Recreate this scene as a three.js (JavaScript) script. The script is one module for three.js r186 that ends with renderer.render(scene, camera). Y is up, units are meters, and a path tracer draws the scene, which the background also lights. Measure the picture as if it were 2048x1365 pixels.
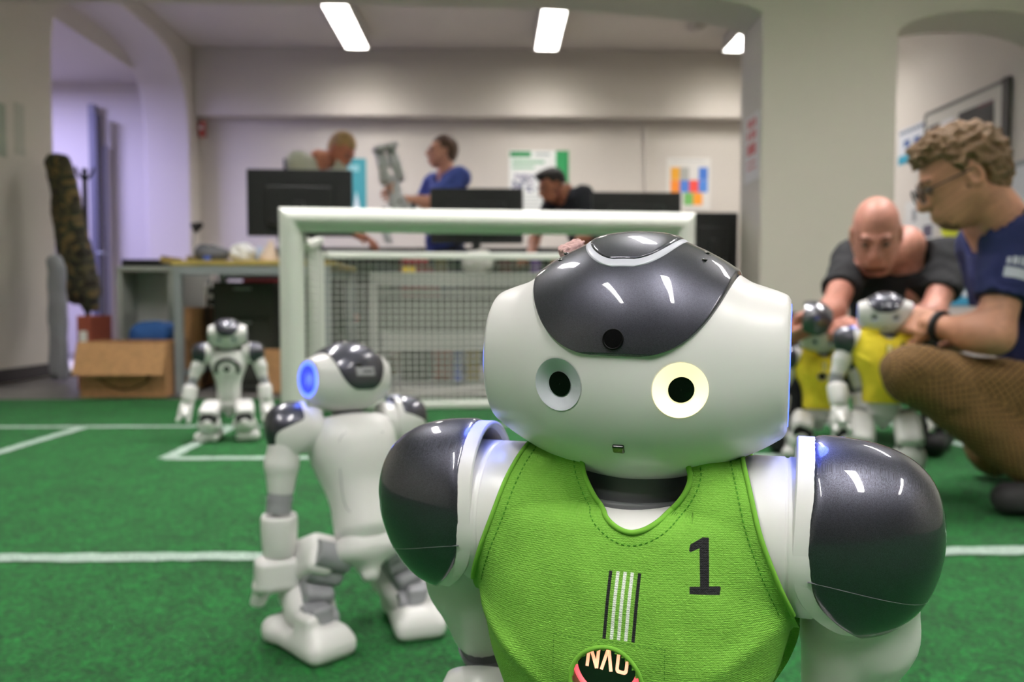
import * as THREE from 'three';
import { RoundedBoxGeometry } from 'three/addons/geometries/RoundedBoxGeometry.js';
import { mergeGeometries } from 'three/addons/utils/BufferGeometryUtils.js';
import { ImprovedNoise } from 'three/addons/math/ImprovedNoise.js';
import { RectAreaLightUniformsLib } from 'three/addons/lights/RectAreaLightUniformsLib.js';

// ---------- camera, exposure ----------
const scene = new THREE.Scene();
scene.background = new THREE.Color(0x000000);
const F = 1600, CX = 1024, CY = 682.5, EYE = new THREE.Vector3(0, 0.5, 0);
const camera = new THREE.PerspectiveCamera(2 * Math.atan(CY / F) * 180 / Math.PI, 2048 / 1365, 0.02, 60);
camera.position.copy(EYE);
camera.rotation.order = 'YXZ';
camera.rotation.y = -0.0244;
camera.rotation.x = -Math.atan(70.5 / F);
camera.updateMatrixWorld(true);
camera.focus = 0.335;
camera.userData.fStop = 9.5;
const renderer = new THREE.WebGLRenderer();
renderer.toneMapping = THREE.LinearToneMapping;
renderer.toneMappingExposure = 1.0;
renderer.shadowMap.enabled = true;
RectAreaLightUniformsLib.init();
const TUBE_LIGHT = 100, SIDE_LIGHT = 140;

// ---------- helpers ----------
const V = (x, y, z) => new THREE.Vector3(x, y, z);
const PI = Math.PI, rad = (d) => d * PI / 180, clamp = (x, a, b) => Math.min(b, Math.max(a, x)), mix = (a, b, t) => a + (b - a) * t;
const sstep = (a, b, x) => { const t = clamp((x - a) / (b - a), 0, 1); return t * t * (3 - 2 * t); };
function rng(seed) { let s = seed >>> 0; return () => { s = (s + 0x6D2B79F5) | 0; let t = Math.imul(s ^ (s >>> 15), 1 | s); t = (t + Math.imul(t ^ (t >>> 7), 61 | t)) ^ t; return ((t ^ (t >>> 14)) >>> 0) / 4294967296; }; }
const perlin = new ImprovedNoise();
// a pixel of the photograph gives a direction; the plane z = -depth (or the ground) gives the distance
function ray(px, py) { return V((px - CX) / F, -(py - CY) / F, -1).applyQuaternion(camera.quaternion); }
function at(px, py, depth) { const d = ray(px, py); return EYE.clone().addScaledVector(d, depth / -d.z); }
function ground(px, py) { const d = ray(px, py); return EYE.clone().addScaledVector(d, EYE.y / -d.y); }
function onX(px, py, x) { const d = ray(px, py); return EYE.clone().addScaledVector(d, x / d.x); }

// tables: piecewise smooth interpolation of [x, y] rows
function table(rows, even = false) {
  return (x) => {
    const n = rows.length;
    if (x <= rows[0][0]) return rows[0][1];
    if (x >= rows[n - 1][0]) return rows[n - 1][1];
    let i = 0; while (x > rows[i + 1][0]) i++;
    const [x0, y0] = rows[i], [x1, y1] = rows[i + 1], h = x1 - x0, t = (x - x0) / h;
    const d = (y1 - y0) / h, dm = i ? (y0 - rows[i - 1][1]) / (x0 - rows[i - 1][0]) : d, dp = i + 2 < n ? (rows[i + 2][1] - y1) / (rows[i + 2][0] - x1) : d;
    const m0 = dm * d > 0 ? 2 * dm * d / (dm + d) : 0, m1 = dp * d > 0 ? 2 * dp * d / (dp + d) : 0;
    const a = i ? m0 : even ? 0 : d, b = i + 2 < n ? m1 : d;
    const t2 = t * t, t3 = t2 * t;
    return (2 * t3 - 3 * t2 + 1) * y0 + (t3 - 2 * t2 + t) * h * a + (-2 * t3 + 3 * t2) * y1 + (t3 - t2) * h * b;
  };
}
// a surface over a grid; wrap joins the first and last column
function gridGeo(nu, nv, fn, { wrap = false, flip = false, uv = null } = {}) {
  const pos = [], uvs = [], idx = [], cu = wrap ? nu : nu + 1;
  for (let j = 0; j <= nv; j++) for (let i = 0; i < cu; i++) {
    const u = i / nu, v = j / nv, p = fn(u, v); pos.push(p[0], p[1], p[2]);
    const t = uv ? uv(u, v, p) : [u, v]; uvs.push(t[0], t[1]);
  }
  for (let j = 0; j < nv; j++) for (let i = 0; i < nu; i++) {
    const a = j * cu + i, b = j * cu + (i + 1) % cu, c = a + cu, d = b + cu;
    if (flip) idx.push(a, c, b, b, c, d); else idx.push(a, b, c, b, d, c);
  }
  const g = new THREE.BufferGeometry();
  g.setAttribute('position', new THREE.Float32BufferAttribute(pos, 3));
  g.setAttribute('uv', new THREE.Float32BufferAttribute(uvs, 2));
  g.setIndex(idx); g.computeVertexNormals();
  return g;
}
// signed distance shapes and a surface-nets mesher
const cone = (a, b, ra, rb) => { const bx = b[0] - a[0], by = b[1] - a[1], bz = b[2] - a[2], bb = bx * bx + by * by + bz * bz + 1e-12; return (x, y, z) => { const px = x - a[0], py = y - a[1], pz = z - a[2], t = clamp((px * bx + py * by + pz * bz) / bb, 0, 1), qx = px - bx * t, qy = py - by * t, qz = pz - bz * t; return Math.sqrt(qx * qx + qy * qy + qz * qz) - (ra + (rb - ra) * t); }; };
const ellip = (c, r) => (x, y, z) => { const a = (x - c[0]) / r[0], b = (y - c[1]) / r[1], d = (z - c[2]) / r[2], k0 = Math.sqrt(a * a + b * b + d * d), k1 = Math.sqrt((a / r[0]) ** 2 + (b / r[1]) ** 2 + (d / r[2]) ** 2) + 1e-9; return k0 * (k0 - 1) / k1; };
const rbox = (c, h, r, rx = 0) => { const cs = Math.cos(rx), sn = Math.sin(rx); return (x, y, z) => { const px = x - c[0]; let py = y - c[1], pz = z - c[2]; const ty = py * cs + pz * sn; pz = -py * sn + pz * cs; py = ty; const qx = Math.abs(px) - h[0] + r, qy = Math.abs(py) - h[1] + r, qz = Math.abs(pz) - h[2] + r; const ax = Math.max(qx, 0), ay = Math.max(qy, 0), az = Math.max(qz, 0); return Math.sqrt(ax * ax + ay * ay + az * az) + Math.min(Math.max(qx, qy, qz), 0) - r; }; };
const smin = (a, b, k) => { const h = Math.max(k - Math.abs(a - b), 0) / k; return Math.min(a, b) - h * h * k * 0.25; };
const uni = (k, ...fs) => (x, y, z) => { let d = fs[0](x, y, z); for (let i = 1; i < fs.length; i++) d = smin(d, fs[i](x, y, z), k); return d; };
const sub = (k, f, g) => (x, y, z) => -smin(-f(x, y, z), g(x, y, z), k);
const cut = (f, g) => (x, y, z) => Math.max(f(x, y, z), g(x, y, z));
function sdfGeo(f, lo, hi, c, { uvScale = 1, side = false } = {}) {
  const n = [0, 1, 2].map((k) => Math.ceil((hi[k] - lo[k]) / c) + 2), [nx, ny, nz] = n, val = new Float32Array(nx * ny * nz), id = new Int32Array(nx * ny * nz).fill(-1);
  const X = (i) => lo[0] + (i - 0.5) * c, Y = (j) => lo[1] + (j - 0.5) * c, Z = (k) => lo[2] + (k - 0.5) * c, at_ = (i, j, k) => i + nx * (j + ny * k);
  for (let k = 0; k < nz; k++) for (let j = 0; j < ny; j++) for (let i = 0; i < nx; i++) val[at_(i, j, k)] = f(X(i), Y(j), Z(k));
  const pos = [], idx = [];
  for (let k = 0; k < nz - 1; k++) for (let j = 0; j < ny - 1; j++) for (let i = 0; i < nx - 1; i++) {
    let m = 0; const v = [];
    for (let q = 0; q < 8; q++) { const t = val[at_(i + (q & 1), j + ((q >> 1) & 1), k + (q >> 2))]; v.push(t); if (t < 0) m |= 1 << q; }
    if (m === 0 || m === 255) continue;
    let sx = 0, sy = 0, sz = 0, cnt = 0;
    for (let a = 0; a < 8; a++) for (let e = 0; e < 3; e++) { const b = a | (1 << e); if (b === a || (v[a] < 0) === (v[b] < 0)) continue; const t = v[a] / (v[a] - v[b]); sx += (a & 1) + (e === 0 ? t : 0); sy += ((a >> 1) & 1) + (e === 1 ? t : 0); sz += (a >> 2) + (e === 2 ? t : 0); cnt++; }
    id[at_(i, j, k)] = pos.length / 3;
    pos.push(X(i) + c * sx / cnt, Y(j) + c * sy / cnt, Z(k) + c * sz / cnt);
  }
  const quad = (a, b, cc, d, rev) => { if (a < 0 || b < 0 || cc < 0 || d < 0) return; if (rev) idx.push(a, cc, b, a, d, cc); else idx.push(a, b, cc, a, cc, d); };
  for (let k = 1; k < nz - 1; k++) for (let j = 1; j < ny - 1; j++) for (let i = 1; i < nx - 1; i++) {
    const v0 = val[at_(i, j, k)] < 0;
    if (v0 !== val[at_(i + 1, j, k)] < 0) quad(id[at_(i, j - 1, k - 1)], id[at_(i, j, k - 1)], id[at_(i, j, k)], id[at_(i, j - 1, k)], !v0);
    if (v0 !== val[at_(i, j + 1, k)] < 0) quad(id[at_(i - 1, j, k - 1)], id[at_(i - 1, j, k)], id[at_(i, j, k)], id[at_(i, j, k - 1)], !v0);
    if (v0 !== val[at_(i, j, k + 1)] < 0) quad(id[at_(i - 1, j - 1, k)], id[at_(i, j - 1, k)], id[at_(i, j, k)], id[at_(i - 1, j, k)], !v0);
  }
  const nor = [], uvs = [], e = c * 0.15;
  for (let q = 0; q < pos.length; q += 3) {
    let x = pos[q], y = pos[q + 1], z = pos[q + 2], gx, gy, gz, l;
    for (let it = 0; it < 2; it++) {
      gx = f(x + e, y, z) - f(x - e, y, z); gy = f(x, y + e, z) - f(x, y - e, z); gz = f(x, y, z + e) - f(x, y, z - e); l = Math.hypot(gx, gy, gz) || 1; gx /= l; gy /= l; gz /= l;
      const s = clamp(f(x, y, z) / Math.max(l / (2 * e), 0.3), -c * 0.6, c * 0.6); x -= gx * s; y -= gy * s; z -= gz * s;
    }
    pos[q] = x; pos[q + 1] = y; pos[q + 2] = z; nor.push(gx, gy, gz);
    if (side) uvs.push(z + x * 0.3, y + x * 0.3); else uvs.push((x + z * 0.6) * uvScale, (y + z * 0.25) * uvScale);
  }
  const g = new THREE.BufferGeometry();
  g.setAttribute('position', new THREE.Float32BufferAttribute(pos, 3));
  g.setAttribute('normal', new THREE.Float32BufferAttribute(nor, 3));
  g.setAttribute('uv', new THREE.Float32BufferAttribute(uvs, 2));
  g.setIndex(idx);
  return g;
}
// plain solids, uv in metres
function metreUV(g) {
  const p = g.attributes.position, n = g.attributes.normal, uv = [];
  for (let i = 0; i < p.count; i++) {
    const ax = Math.abs(n.getX(i)), ay = Math.abs(n.getY(i)), az = Math.abs(n.getZ(i));
    if (ay >= ax && ay >= az) uv.push(p.getX(i), p.getZ(i)); else if (ax >= az) uv.push(p.getZ(i), p.getY(i)); else uv.push(p.getX(i), p.getY(i));
  }
  g.setAttribute('uv', new THREE.Float32BufferAttribute(uv, 2));
  return g;
}
function bx(w, h, d, x = 0, y = 0, z = 0, r = 0) { const g = r ? new RoundedBoxGeometry(w, h, d, 3, Math.min(r, w / 2.01, h / 2.01, d / 2.01)) : new THREE.BoxGeometry(w, h, d); g.translate(x, y, z); return metreUV(g); }
function cyl(r0, r1, h, x = 0, y = 0, z = 0, axis = 'y', seg = 24) { const g = new THREE.CylinderGeometry(r1, r0, h, seg); if (axis === 'x') g.rotateZ(-PI / 2); if (axis === 'z') g.rotateX(PI / 2); g.translate(x, y, z); return g; }
function tube(pts, r, seg = 24, rs = 8) { return new THREE.TubeGeometry(new THREE.CatmullRomCurve3(pts.map((p) => p.isVector3 ? p : V(...p))), seg, r, rs, false); }
function lathe(rows, seg = 32) { return new THREE.LatheGeometry(rows.map((r) => new THREE.Vector2(r[0], r[1])), seg); }
function prism(pts, depth, bevel = 0) { const s = new THREE.Shape(pts.map((p) => new THREE.Vector2(p[0], p[1]))); const g = new THREE.ExtrudeGeometry(s, { depth, bevelEnabled: bevel > 0, bevelSize: bevel, bevelThickness: bevel, bevelSegments: 2, curveSegments: 24 }); return metreUV(g); }
function merge(list) { return list.length === 1 ? list[0] : mergeGeometries(list.map((g) => { const q = g.index ? g.toNonIndexed() : g.clone(); for (const k of Object.keys(q.attributes)) if (!['position', 'normal', 'uv'].includes(k)) q.deleteAttribute(k); return q; })); }

const used = {};
function numbered(n) { used[n] = (used[n] ?? -1) + 1; return used[n] ? `${n}_${String(used[n]).padStart(3, '0')}` : n; }
function mesh(name, geo, mat, parent) {
  const m = new THREE.Mesh(Array.isArray(geo) ? merge(geo) : geo, mat);
  m.castShadow = m.receiveShadow = true;
  m.name = parent ? name : numbered(name);
  (parent || scene).add(m);
  return m;
}
function tag(o, label, category, group) { o.userData.label = label; o.userData.category = category; if (group) o.userData.group = group; return o; }
function struct(name, geo, mat) { const m = mesh(name, geo, mat); m.userData.kind = 'structure'; return m; }
function thing(name, label, category, pos = [0, 0, 0], turn = 0, group) {
  const g = new THREE.Group(); g.name = numbered(name); scene.add(g);
  if (pos.isVector3) g.position.copy(pos); else g.position.set(...pos);
  g.rotation.y = turn;
  return tag(g, label, category, group);
}
const C = (r, g, b) => new THREE.Color().setRGB(r / 255, g / 255, b / 255, THREE.SRGBColorSpace);
const std = (c, roughness = 0.6, o = {}) => new THREE.MeshStandardMaterial({ color: c, roughness, ...o });
const phy = (c, roughness, o = {}) => new THREE.MeshPhysicalMaterial({ color: c, roughness, ...o });
// grey noise texture round a mean, tiled
function noiseTex(size, fn, repeat = 1, srgb = false) {
  const d = new Uint8Array(size * size * 4);
  for (let j = 0; j < size; j++) for (let i = 0; i < size; i++) { const v = fn(i / size, j / size, i, j), o = (j * size + i) * 4; const c = Array.isArray(v) ? v : [v, v, v]; for (let k = 0; k < 3; k++) d[o + k] = clamp(c[k], 0, 1) * 255; d[o + 3] = 255; }
  const t = new THREE.DataTexture(d, size, size); t.wrapS = t.wrapT = THREE.RepeatWrapping; t.magFilter = THREE.LinearFilter; t.minFilter = THREE.LinearMipmapLinearFilter; t.repeat.set(repeat, repeat);
  if (srgb) t.colorSpace = THREE.SRGBColorSpace; t.needsUpdate = true; return t;
}
// tiling value noise
function tileNoise(seed, n) { const r = rng(seed), g = new Float32Array(n * n).map(() => r()); return (u, v) => { const x = u * n, y = v * n, i = Math.floor(x), j = Math.floor(y), fx = x - i, fy = y - j, sx = fx * fx * (3 - 2 * fx), sy = fy * fy * (3 - 2 * fy), G = (a, b) => g[((a % n) + n) % n + (((b % n) + n) % n) * n]; return mix(mix(G(i, j), G(i + 1, j), sx), mix(G(i, j + 1), G(i + 1, j + 1), sx), sy); }; }
function canvasTex(w, h, draw, repeat) {
  const c = document.createElement('canvas'); c.width = w; c.height = h; const x = c.getContext('2d'); draw(x, w, h);
  const t = new THREE.CanvasTexture(c); t.colorSpace = THREE.SRGBColorSpace; t.magFilter = THREE.LinearFilter;
  if (repeat) { t.wrapS = t.wrapT = THREE.RepeatWrapping; t.repeat.set(repeat, repeat); }
  return t;
}

// ---------- materials ----------
const n8 = tileNoise(3, 8), n32 = tileNoise(4, 32), n128 = tileNoise(5, 128), n64 = tileNoise(9, 64), nr = rng(77);
const paintBump = noiseTex(256, (u, v) => 0.5 + 0.25 * (n64(u, v) - 0.5) + 0.4 * (n128(u, v) - 0.5), 1.3);
const turfTex = noiseTex(512, (u, v, i, j) => { const k = 0.62 + 0.35 * (n128(u, v) - 0.5) + 0.12 * (n32(u, v) - 0.5) + 0.08 * (n8(u, v) - 0.5) + 0.3 * (nr() - 0.5); return [k * 0.09 + 0.01, k * 0.56, k * 0.22]; }, 1.6, true);
const turfBump = noiseTex(512, (u, v) => 0.5 + 0.6 * (n128(u, v) - 0.5) + 0.5 * (nr() - 0.5), 1.6);
const lineTex = noiseTex(256, (u, v) => { const k = 0.78 + 0.35 * (n128(u, v) - 0.5) + 0.25 * (nr() - 0.5); return [k * 0.86, k * 0.97, k * 0.9]; }, 4, true);
const flakeTex = noiseTex(512, () => { const k = 0.68 + 0.62 * (nr() - 0.5); return [k, k, k * 1.03]; }, 5, true);
const knitBump = noiseTex(512, (u, v) => 0.5 + 0.16 * Math.sin(v * 72 * 2 * PI + 1.2 * Math.sin(u * 90 * 2 * PI)) + 0.5 * (n128(u * 0.6, v) - 0.5) + 0.2 * (nr() - 0.5), 1);
const woodTex = noiseTex(256, (u, v) => { const k = 0.85 + 0.25 * (n8(u * 0.25, v * 4) - 0.5) + 0.2 * (n32(u * 0.25, v) - 0.5); return [0.80 * k, 0.70 * k, 0.38 * k]; }, 1, true);
const cardTex = noiseTex(256, (u, v) => { const k = 1 + 0.12 * (n32(u, v) - 0.5) + 0.1 * (n128(u * 0.5, v) - 0.5); return [0.70 * k, 0.53 * k, 0.36 * k]; }, 2, true);
const floorTex = noiseTex(256, (u, v) => { const k = 1 + 0.25 * (n32(u, v) - 0.5) + 0.2 * (n128(u, v) - 0.5); return [0.40 * k, 0.39 * k, 0.38 * k]; }, 1, true);
const M = {
  wall: std(C(206, 200, 189), 0.85, { bumpMap: paintBump, bumpScale: 0.002 }),
  ceil: std(C(206, 200, 189), 0.9, { bumpMap: paintBump, bumpScale: 0.002 }),
  floor: std(0xffffff, 0.5, { map: floorTex }),
  turf: std(0xffffff, 0.95, { map: turfTex, bumpMap: turfBump, bumpScale: 0.006 }),
  line: std(0xffffff, 0.9, { map: lineTex, bumpMap: turfBump, bumpScale: 0.008 }),
  white: phy(C(231, 229, 227), 0.33, { clearcoat: 0.15, clearcoatRoughness: 0.25 }),
  dark: phy(C(110, 111, 121), 0.41, { metalness: 0.85, map: flakeTex, clearcoat: 1, clearcoatRoughness: 0.03 }),
  darkEdge: phy(C(38, 38, 41), 0.25, { clearcoat: 1, clearcoatRoughness: 0.04 }),
  grey: std(C(150, 151, 155), 0.5),
  midgrey: std(C(98, 99, 103), 0.5),
  sensor: std(C(196, 198, 208), 0.35),
  black: phy(C(8, 8, 9), 0.12, { clearcoat: 1, clearcoatRoughness: 0.05 }),
  hole: phy(C(4, 4, 5), 0.4, { specularIntensity: 0.25 }),
  pupil: phy(C(5, 5, 5), 0.1, { specularIntensity: 0.5 }),
  blackMatte: std(C(22, 22, 24), 0.7),
  blackPlastic: std(C(20, 21, 22), 0.38),
  eyeOff: std(C(206, 209, 218), 0.35),
  eyeOn: std(C(255, 250, 215), 0.4, { emissive: new THREE.Color(1.0, 0.9, 0.5), emissiveIntensity: 1.05 }),
  ledBlue: std(C(90, 110, 255), 0.4, { emissive: new THREE.Color(0.07, 0.14, 1.0), emissiveIntensity: 2.6 }),
  ledDim: std(C(70, 80, 190), 0.5, { emissive: new THREE.Color(0.06, 0.1, 0.75), emissiveIntensity: 0.35 }),
  ledOff: std(C(150, 155, 170), 0.4),
  ledRed: std(C(255, 90, 90), 0.4, { emissive: new THREE.Color(1.0, 0.10, 0.13), emissiveIntensity: 1.3 }),
  ledLetter: std(C(255, 200, 180), 0.4, { emissive: new THREE.Color(1.0, 0.42, 0.24), emissiveIntensity: 1.3 }),
  goal: std(C(236, 238, 230), 0.42),
  net: std(C(214, 216, 208), 0.8),
  lamp: std(C(255, 255, 255), 0.5, { emissive: new THREE.Color(0.93, 0.97, 1.0), emissiveIntensity: 1.6 }),
  lampMetal: std(C(205, 205, 200), 0.4),
  steel: std(C(150, 156, 158), 0.45, { metalness: 0.3 }),
  paleSteel: std(C(146, 148, 142), 0.5),
  wood: std(0xffffff, 0.5, { map: woodTex }),
  card: std(0xffffff, 0.85, { map: cardTex }),
  paper: std(C(240, 240, 238), 0.8),
};

// ---------- the room ----------
const XL = -3.16, XR = 3.5, ZB = -8.8, ZF = 7.0, HC = 3.23;
struct('floor', bx(XR - XL + 6, 0.1, ZF - ZB + 0.8, (XL + XR) / 2 - 2.6, -0.06, (ZF + ZB) / 2), M.floor);
struct('ceiling', bx(XR - XL + 0.4, 0.2, ZF - ZB + 0.4, (XL + XR) / 2, HC + 0.1, (ZF + ZB) / 2), M.ceil);
struct('wall_back', bx(XR - XL + 0.4, HC + 0.2, 0.2, (XL + XR) / 2, HC / 2 + 0.05, ZB - 0.1), M.wall);
struct('wall_right', bx(0.2, HC + 0.2, ZF - ZB, XR + 0.1, HC / 2 + 0.05, (ZF + ZB) / 2), M.wall);
struct('wall_front', bx(XR - XL + 0.4, HC + 0.2, 0.2, (XL + XR) / 2, HC / 2 + 0.05, ZF + 0.1), M.wall);
{ // left wall with the arched opening
  const s = new THREE.Shape([[-ZF - 0.2, 0], [8.8, 0], [8.8, HC + 0.1], [-ZF - 0.2, HC + 0.1]].map((p) => new THREE.Vector2(...p)));
  const h = new THREE.Path(), c = (5.88 + 8.57) / 2, hw = (8.57 - 5.88) / 2;
  h.moveTo(8.57, 0.001); h.lineTo(5.88, 0.001);
  for (let k = 0; k <= 48; k++) { const a = PI - PI * k / 48, q = Math.cos(a), t = Math.sign(q) * Math.abs(q) ** (2 / 3.2); h.lineTo(c + hw * t, 2.02 + 1.08 * Math.abs(Math.sin(a)) ** (2 / 3.2)); }
  s.holes.push(h);
  const g = new THREE.ExtrudeGeometry(s, { depth: 0.42, bevelEnabled: true, bevelSize: 0.03, bevelThickness: 0.03, bevelSegments: 3, curveSegments: 12 });
  g.rotateY(PI / 2); g.translate(XL - 0.45, 0, 0); // shape x (depth) -> -z
  struct('wall_left', metreUV(g), M.wall);
}
struct('baseboard_left', bx(0.015, 0.09, 5.88 + ZF, XL + 0.0085, 0.045, (ZF - 5.88) / 2), std(C(52, 48, 46), 0.5));
struct('trim_1', bx(XR - XL, HC - 2.52, 0.16, (XL + XR) / 2, (HC + 2.52) / 2, ZB + 0.08, 0.012), M.wall);
struct('trim_2', bx(XR - XL - 0.1, 0.02, 0.05, (XL + XR) / 2, HC - 0.008, -7.35), M.ceil);
struct('trim_3', bx(0.05, 2.38, 0.03, at(1295, 300, 8.78).x, 1.27, ZB + 0.015), M.wall);
{ // pillar and the arched beam that springs from it
  const x0 = 1.62, x1 = 2.415, pts = [[x0, 0], [x1, 0]];
  for (let k = 0; k <= 20; k++) { const a = PI - PI * k / 20; pts.push([(x1 + XR) / 2 + (XR - x1) / 2 * Math.cos(a), 2.12 + 0.16 * Math.sin(a)]); }
  pts.push([XR, HC], [XL, HC], [XL, 2.42]);
  for (let k = 0; k <= 24; k++) { const t = k / 24; pts.push([-0.77 + 2.39 * t, 2.24 + 0.18 * (1 - t * t) ** 0.5]); }
  const g = new THREE.ExtrudeGeometry(new THREE.Shape(pts.map((p) => new THREE.Vector2(...p))), { depth: 0.38, bevelEnabled: true, bevelSize: 0.012, bevelThickness: 0.012, bevelSegments: 2 });
  g.translate(0, 0, -5.19);
  struct('wall_pillar', metreUV(g), M.wall);
}
// the side room beyond the arch
struct('wall_side_back', bx(3.2, 2.95, 0.15, XL - 1.85, 1.45, ZB - 0.02), M.wall);
struct('wall_side_left', bx(0.15, 2.95, 5.2, XL - 3.4, 1.45, -6.4), M.wall);
struct('wall_side_front', bx(3.2, 2.95, 0.15, XL - 1.9, 1.45, -3.9), M.wall);
struct('ceiling_side', bx(3.2, 0.4, 5.3, XL - 2.055, 3.08, -6.4), M.ceil);
{
  const d = thing('open_door', 'grey door leaf standing open in the side room beyond the arch', 'door', [at(196, 400, 8.55).x, 0, -8.55], 0);
  mesh('door_leaf', bx(0.05, 2.5, 0.12, 0, 1.25, 0), std(C(84, 84, 96), 0.6), d);
  mesh('door_frame', bx(0.07, 2.62, 0.08, -0.08, 1.31, -0.1), std(C(120, 120, 126), 0.6), d);
  mesh('handle', [cyl(0.012, 0.012, 0.06, 0.05, 1.05, 0.09, 'x'), cyl(0.01, 0.01, 0.12, 0.08, 1.05, 0.04, 'z')], M.steel, d);
  struct('trim_4', bx(0.03, 2.2, 0.02, at(214, 400, 8.7).x, 1.1, -8.69), std(C(150, 150, 165), 0.6));
}
// turf with its field lines
{
  const t = thing('artificial_turf', 'green artificial turf football field with white lines covering the floor', 'turf', [0, 0, 0]);
  mesh('turf_mat', bx(XR - XL - 0.1, 0.012, 4.32 + 3.4, (XL + XR) / 2, -0.0065, (3.4 - 4.32) / 2), M.turf, t);
  const strip = (x0, z0, x1, z1, w = 0.05) => {
    const dx = x1 - x0, dz = z1 - z0, L = Math.hypot(dx, dz), nx = -dz / L, nz = dx / L, n = Math.ceil(L / 0.03), r = rng(Math.round((x0 + z0 * 7) * 1000) & 65535);
    const g = gridGeo(n, 1, (u, v) => { const j = (r() - 0.5) * 0.008, o = (v - 0.5) * w + j; return [x0 + dx * u + nx * o, 0.0022, z0 + dz * u + nz * o]; }, { flip: true, uv: (u, v, p) => [p[0], p[2]] });
    mesh('field_line', g, M.line, t);
  };
  const PW = 1.68, GA = 1.07;
  strip(-3.05, -3.32, 3.4, -3.32); strip(-PW, -1.585, PW, -1.585); strip(-PW, -1.585, -PW, -3.32); strip(PW, -1.585, PW, -3.32);
  strip(-GA, -2.62, GA, -2.62); strip(-GA, -2.62, -GA, -3.32); strip(GA, -2.62, GA, -3.32);
}
// ceiling lights: a louvred housing, a glowing face and an area light of the same size
{
  const bladeGeo = bx(0.216, 0.058, 0.003);
  const rows = [[-8.22, -6.62], [-3.6, -2.0], [0.4, 2.2]], cols = [-1.36, 0.55, 2.47], words = ['by the back wall', 'in front of the arched beam', 'over the open end of the field'], side = ['on the arch side', 'in the middle column', 'on the pillar side'];
  rows.forEach(([z0, z1], r) => cols.forEach((x, c) => {
    const len = z1 - z0, l = thing('ceiling_light', `long white louvred ceiling light ${words[r]}, ${side[c]}`, 'ceiling light', [x, HC, (z0 + z1) / 2], 0, 'fluorescent ceiling lights');
    mesh('housing', [bx(0.24, 0.012, len + 0.04, 0, -0.006, 0), bx(0.012, 0.13, len + 0.04, -0.114, -0.072, 0), bx(0.012, 0.13, len + 0.04, 0.114, -0.072, 0), bx(0.216, 0.13, 0.012, 0, -0.072, len / 2 + 0.014), bx(0.216, 0.13, 0.012, 0, -0.072, -len / 2 - 0.014)], M.lampMetal, l);
    mesh('light_diffuser', bx(0.205, 0.012, len, 0, -0.02, 0), M.lamp, l);
    const nb = Math.round(len / 0.1); for (let k = 1; k < nb; k++) mesh('louvre_blade', bladeGeo, M.lampMetal, l).position.set(0, -0.107, (k / nb - 0.5) * len);
    const a = new THREE.RectAreaLight(new THREE.Color(1.0, 0.955, 0.95), TUBE_LIGHT, 0.2, len);
    a.position.set(0, -0.03, 0); a.rotation.x = -PI / 2; a.name = 'tube_light'; l.add(a);
  }));
  const l = thing('ceiling_light', 'cool white ceiling light inside the side room beyond the arch', 'ceiling light', [XL - 1.7, 2.88, -6.9]);
  mesh('housing', bx(0.3, 0.05, 1.5, 0, -0.025, 0, 0.01), M.lampMetal, l);
  mesh('light_diffuser', bx(0.26, 0.02, 1.46, 0, -0.058, 0), M.lamp, l);
  const a = new THREE.RectAreaLight(new THREE.Color(0.5, 0.47, 1.0), SIDE_LIGHT, 0.26, 1.46); a.position.set(0, -0.075, 0); a.rotation.x = -PI / 2; a.name = 'side_light'; l.add(a);
  const s = thing('smoke_detector', 'round white smoke detector on the ceiling near the pillar', 'detector', [2.0, HC, -7.9]);
  mesh('base', cyl(0.1, 0.1, 0.02, 0, -0.01, 0), M.ceil, s); mesh('sensor_head', lathe([[0.001, -0.07], [0.05, -0.065], [0.08, -0.04], [0.085, -0.02]]), M.ceil, s);
}
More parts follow.
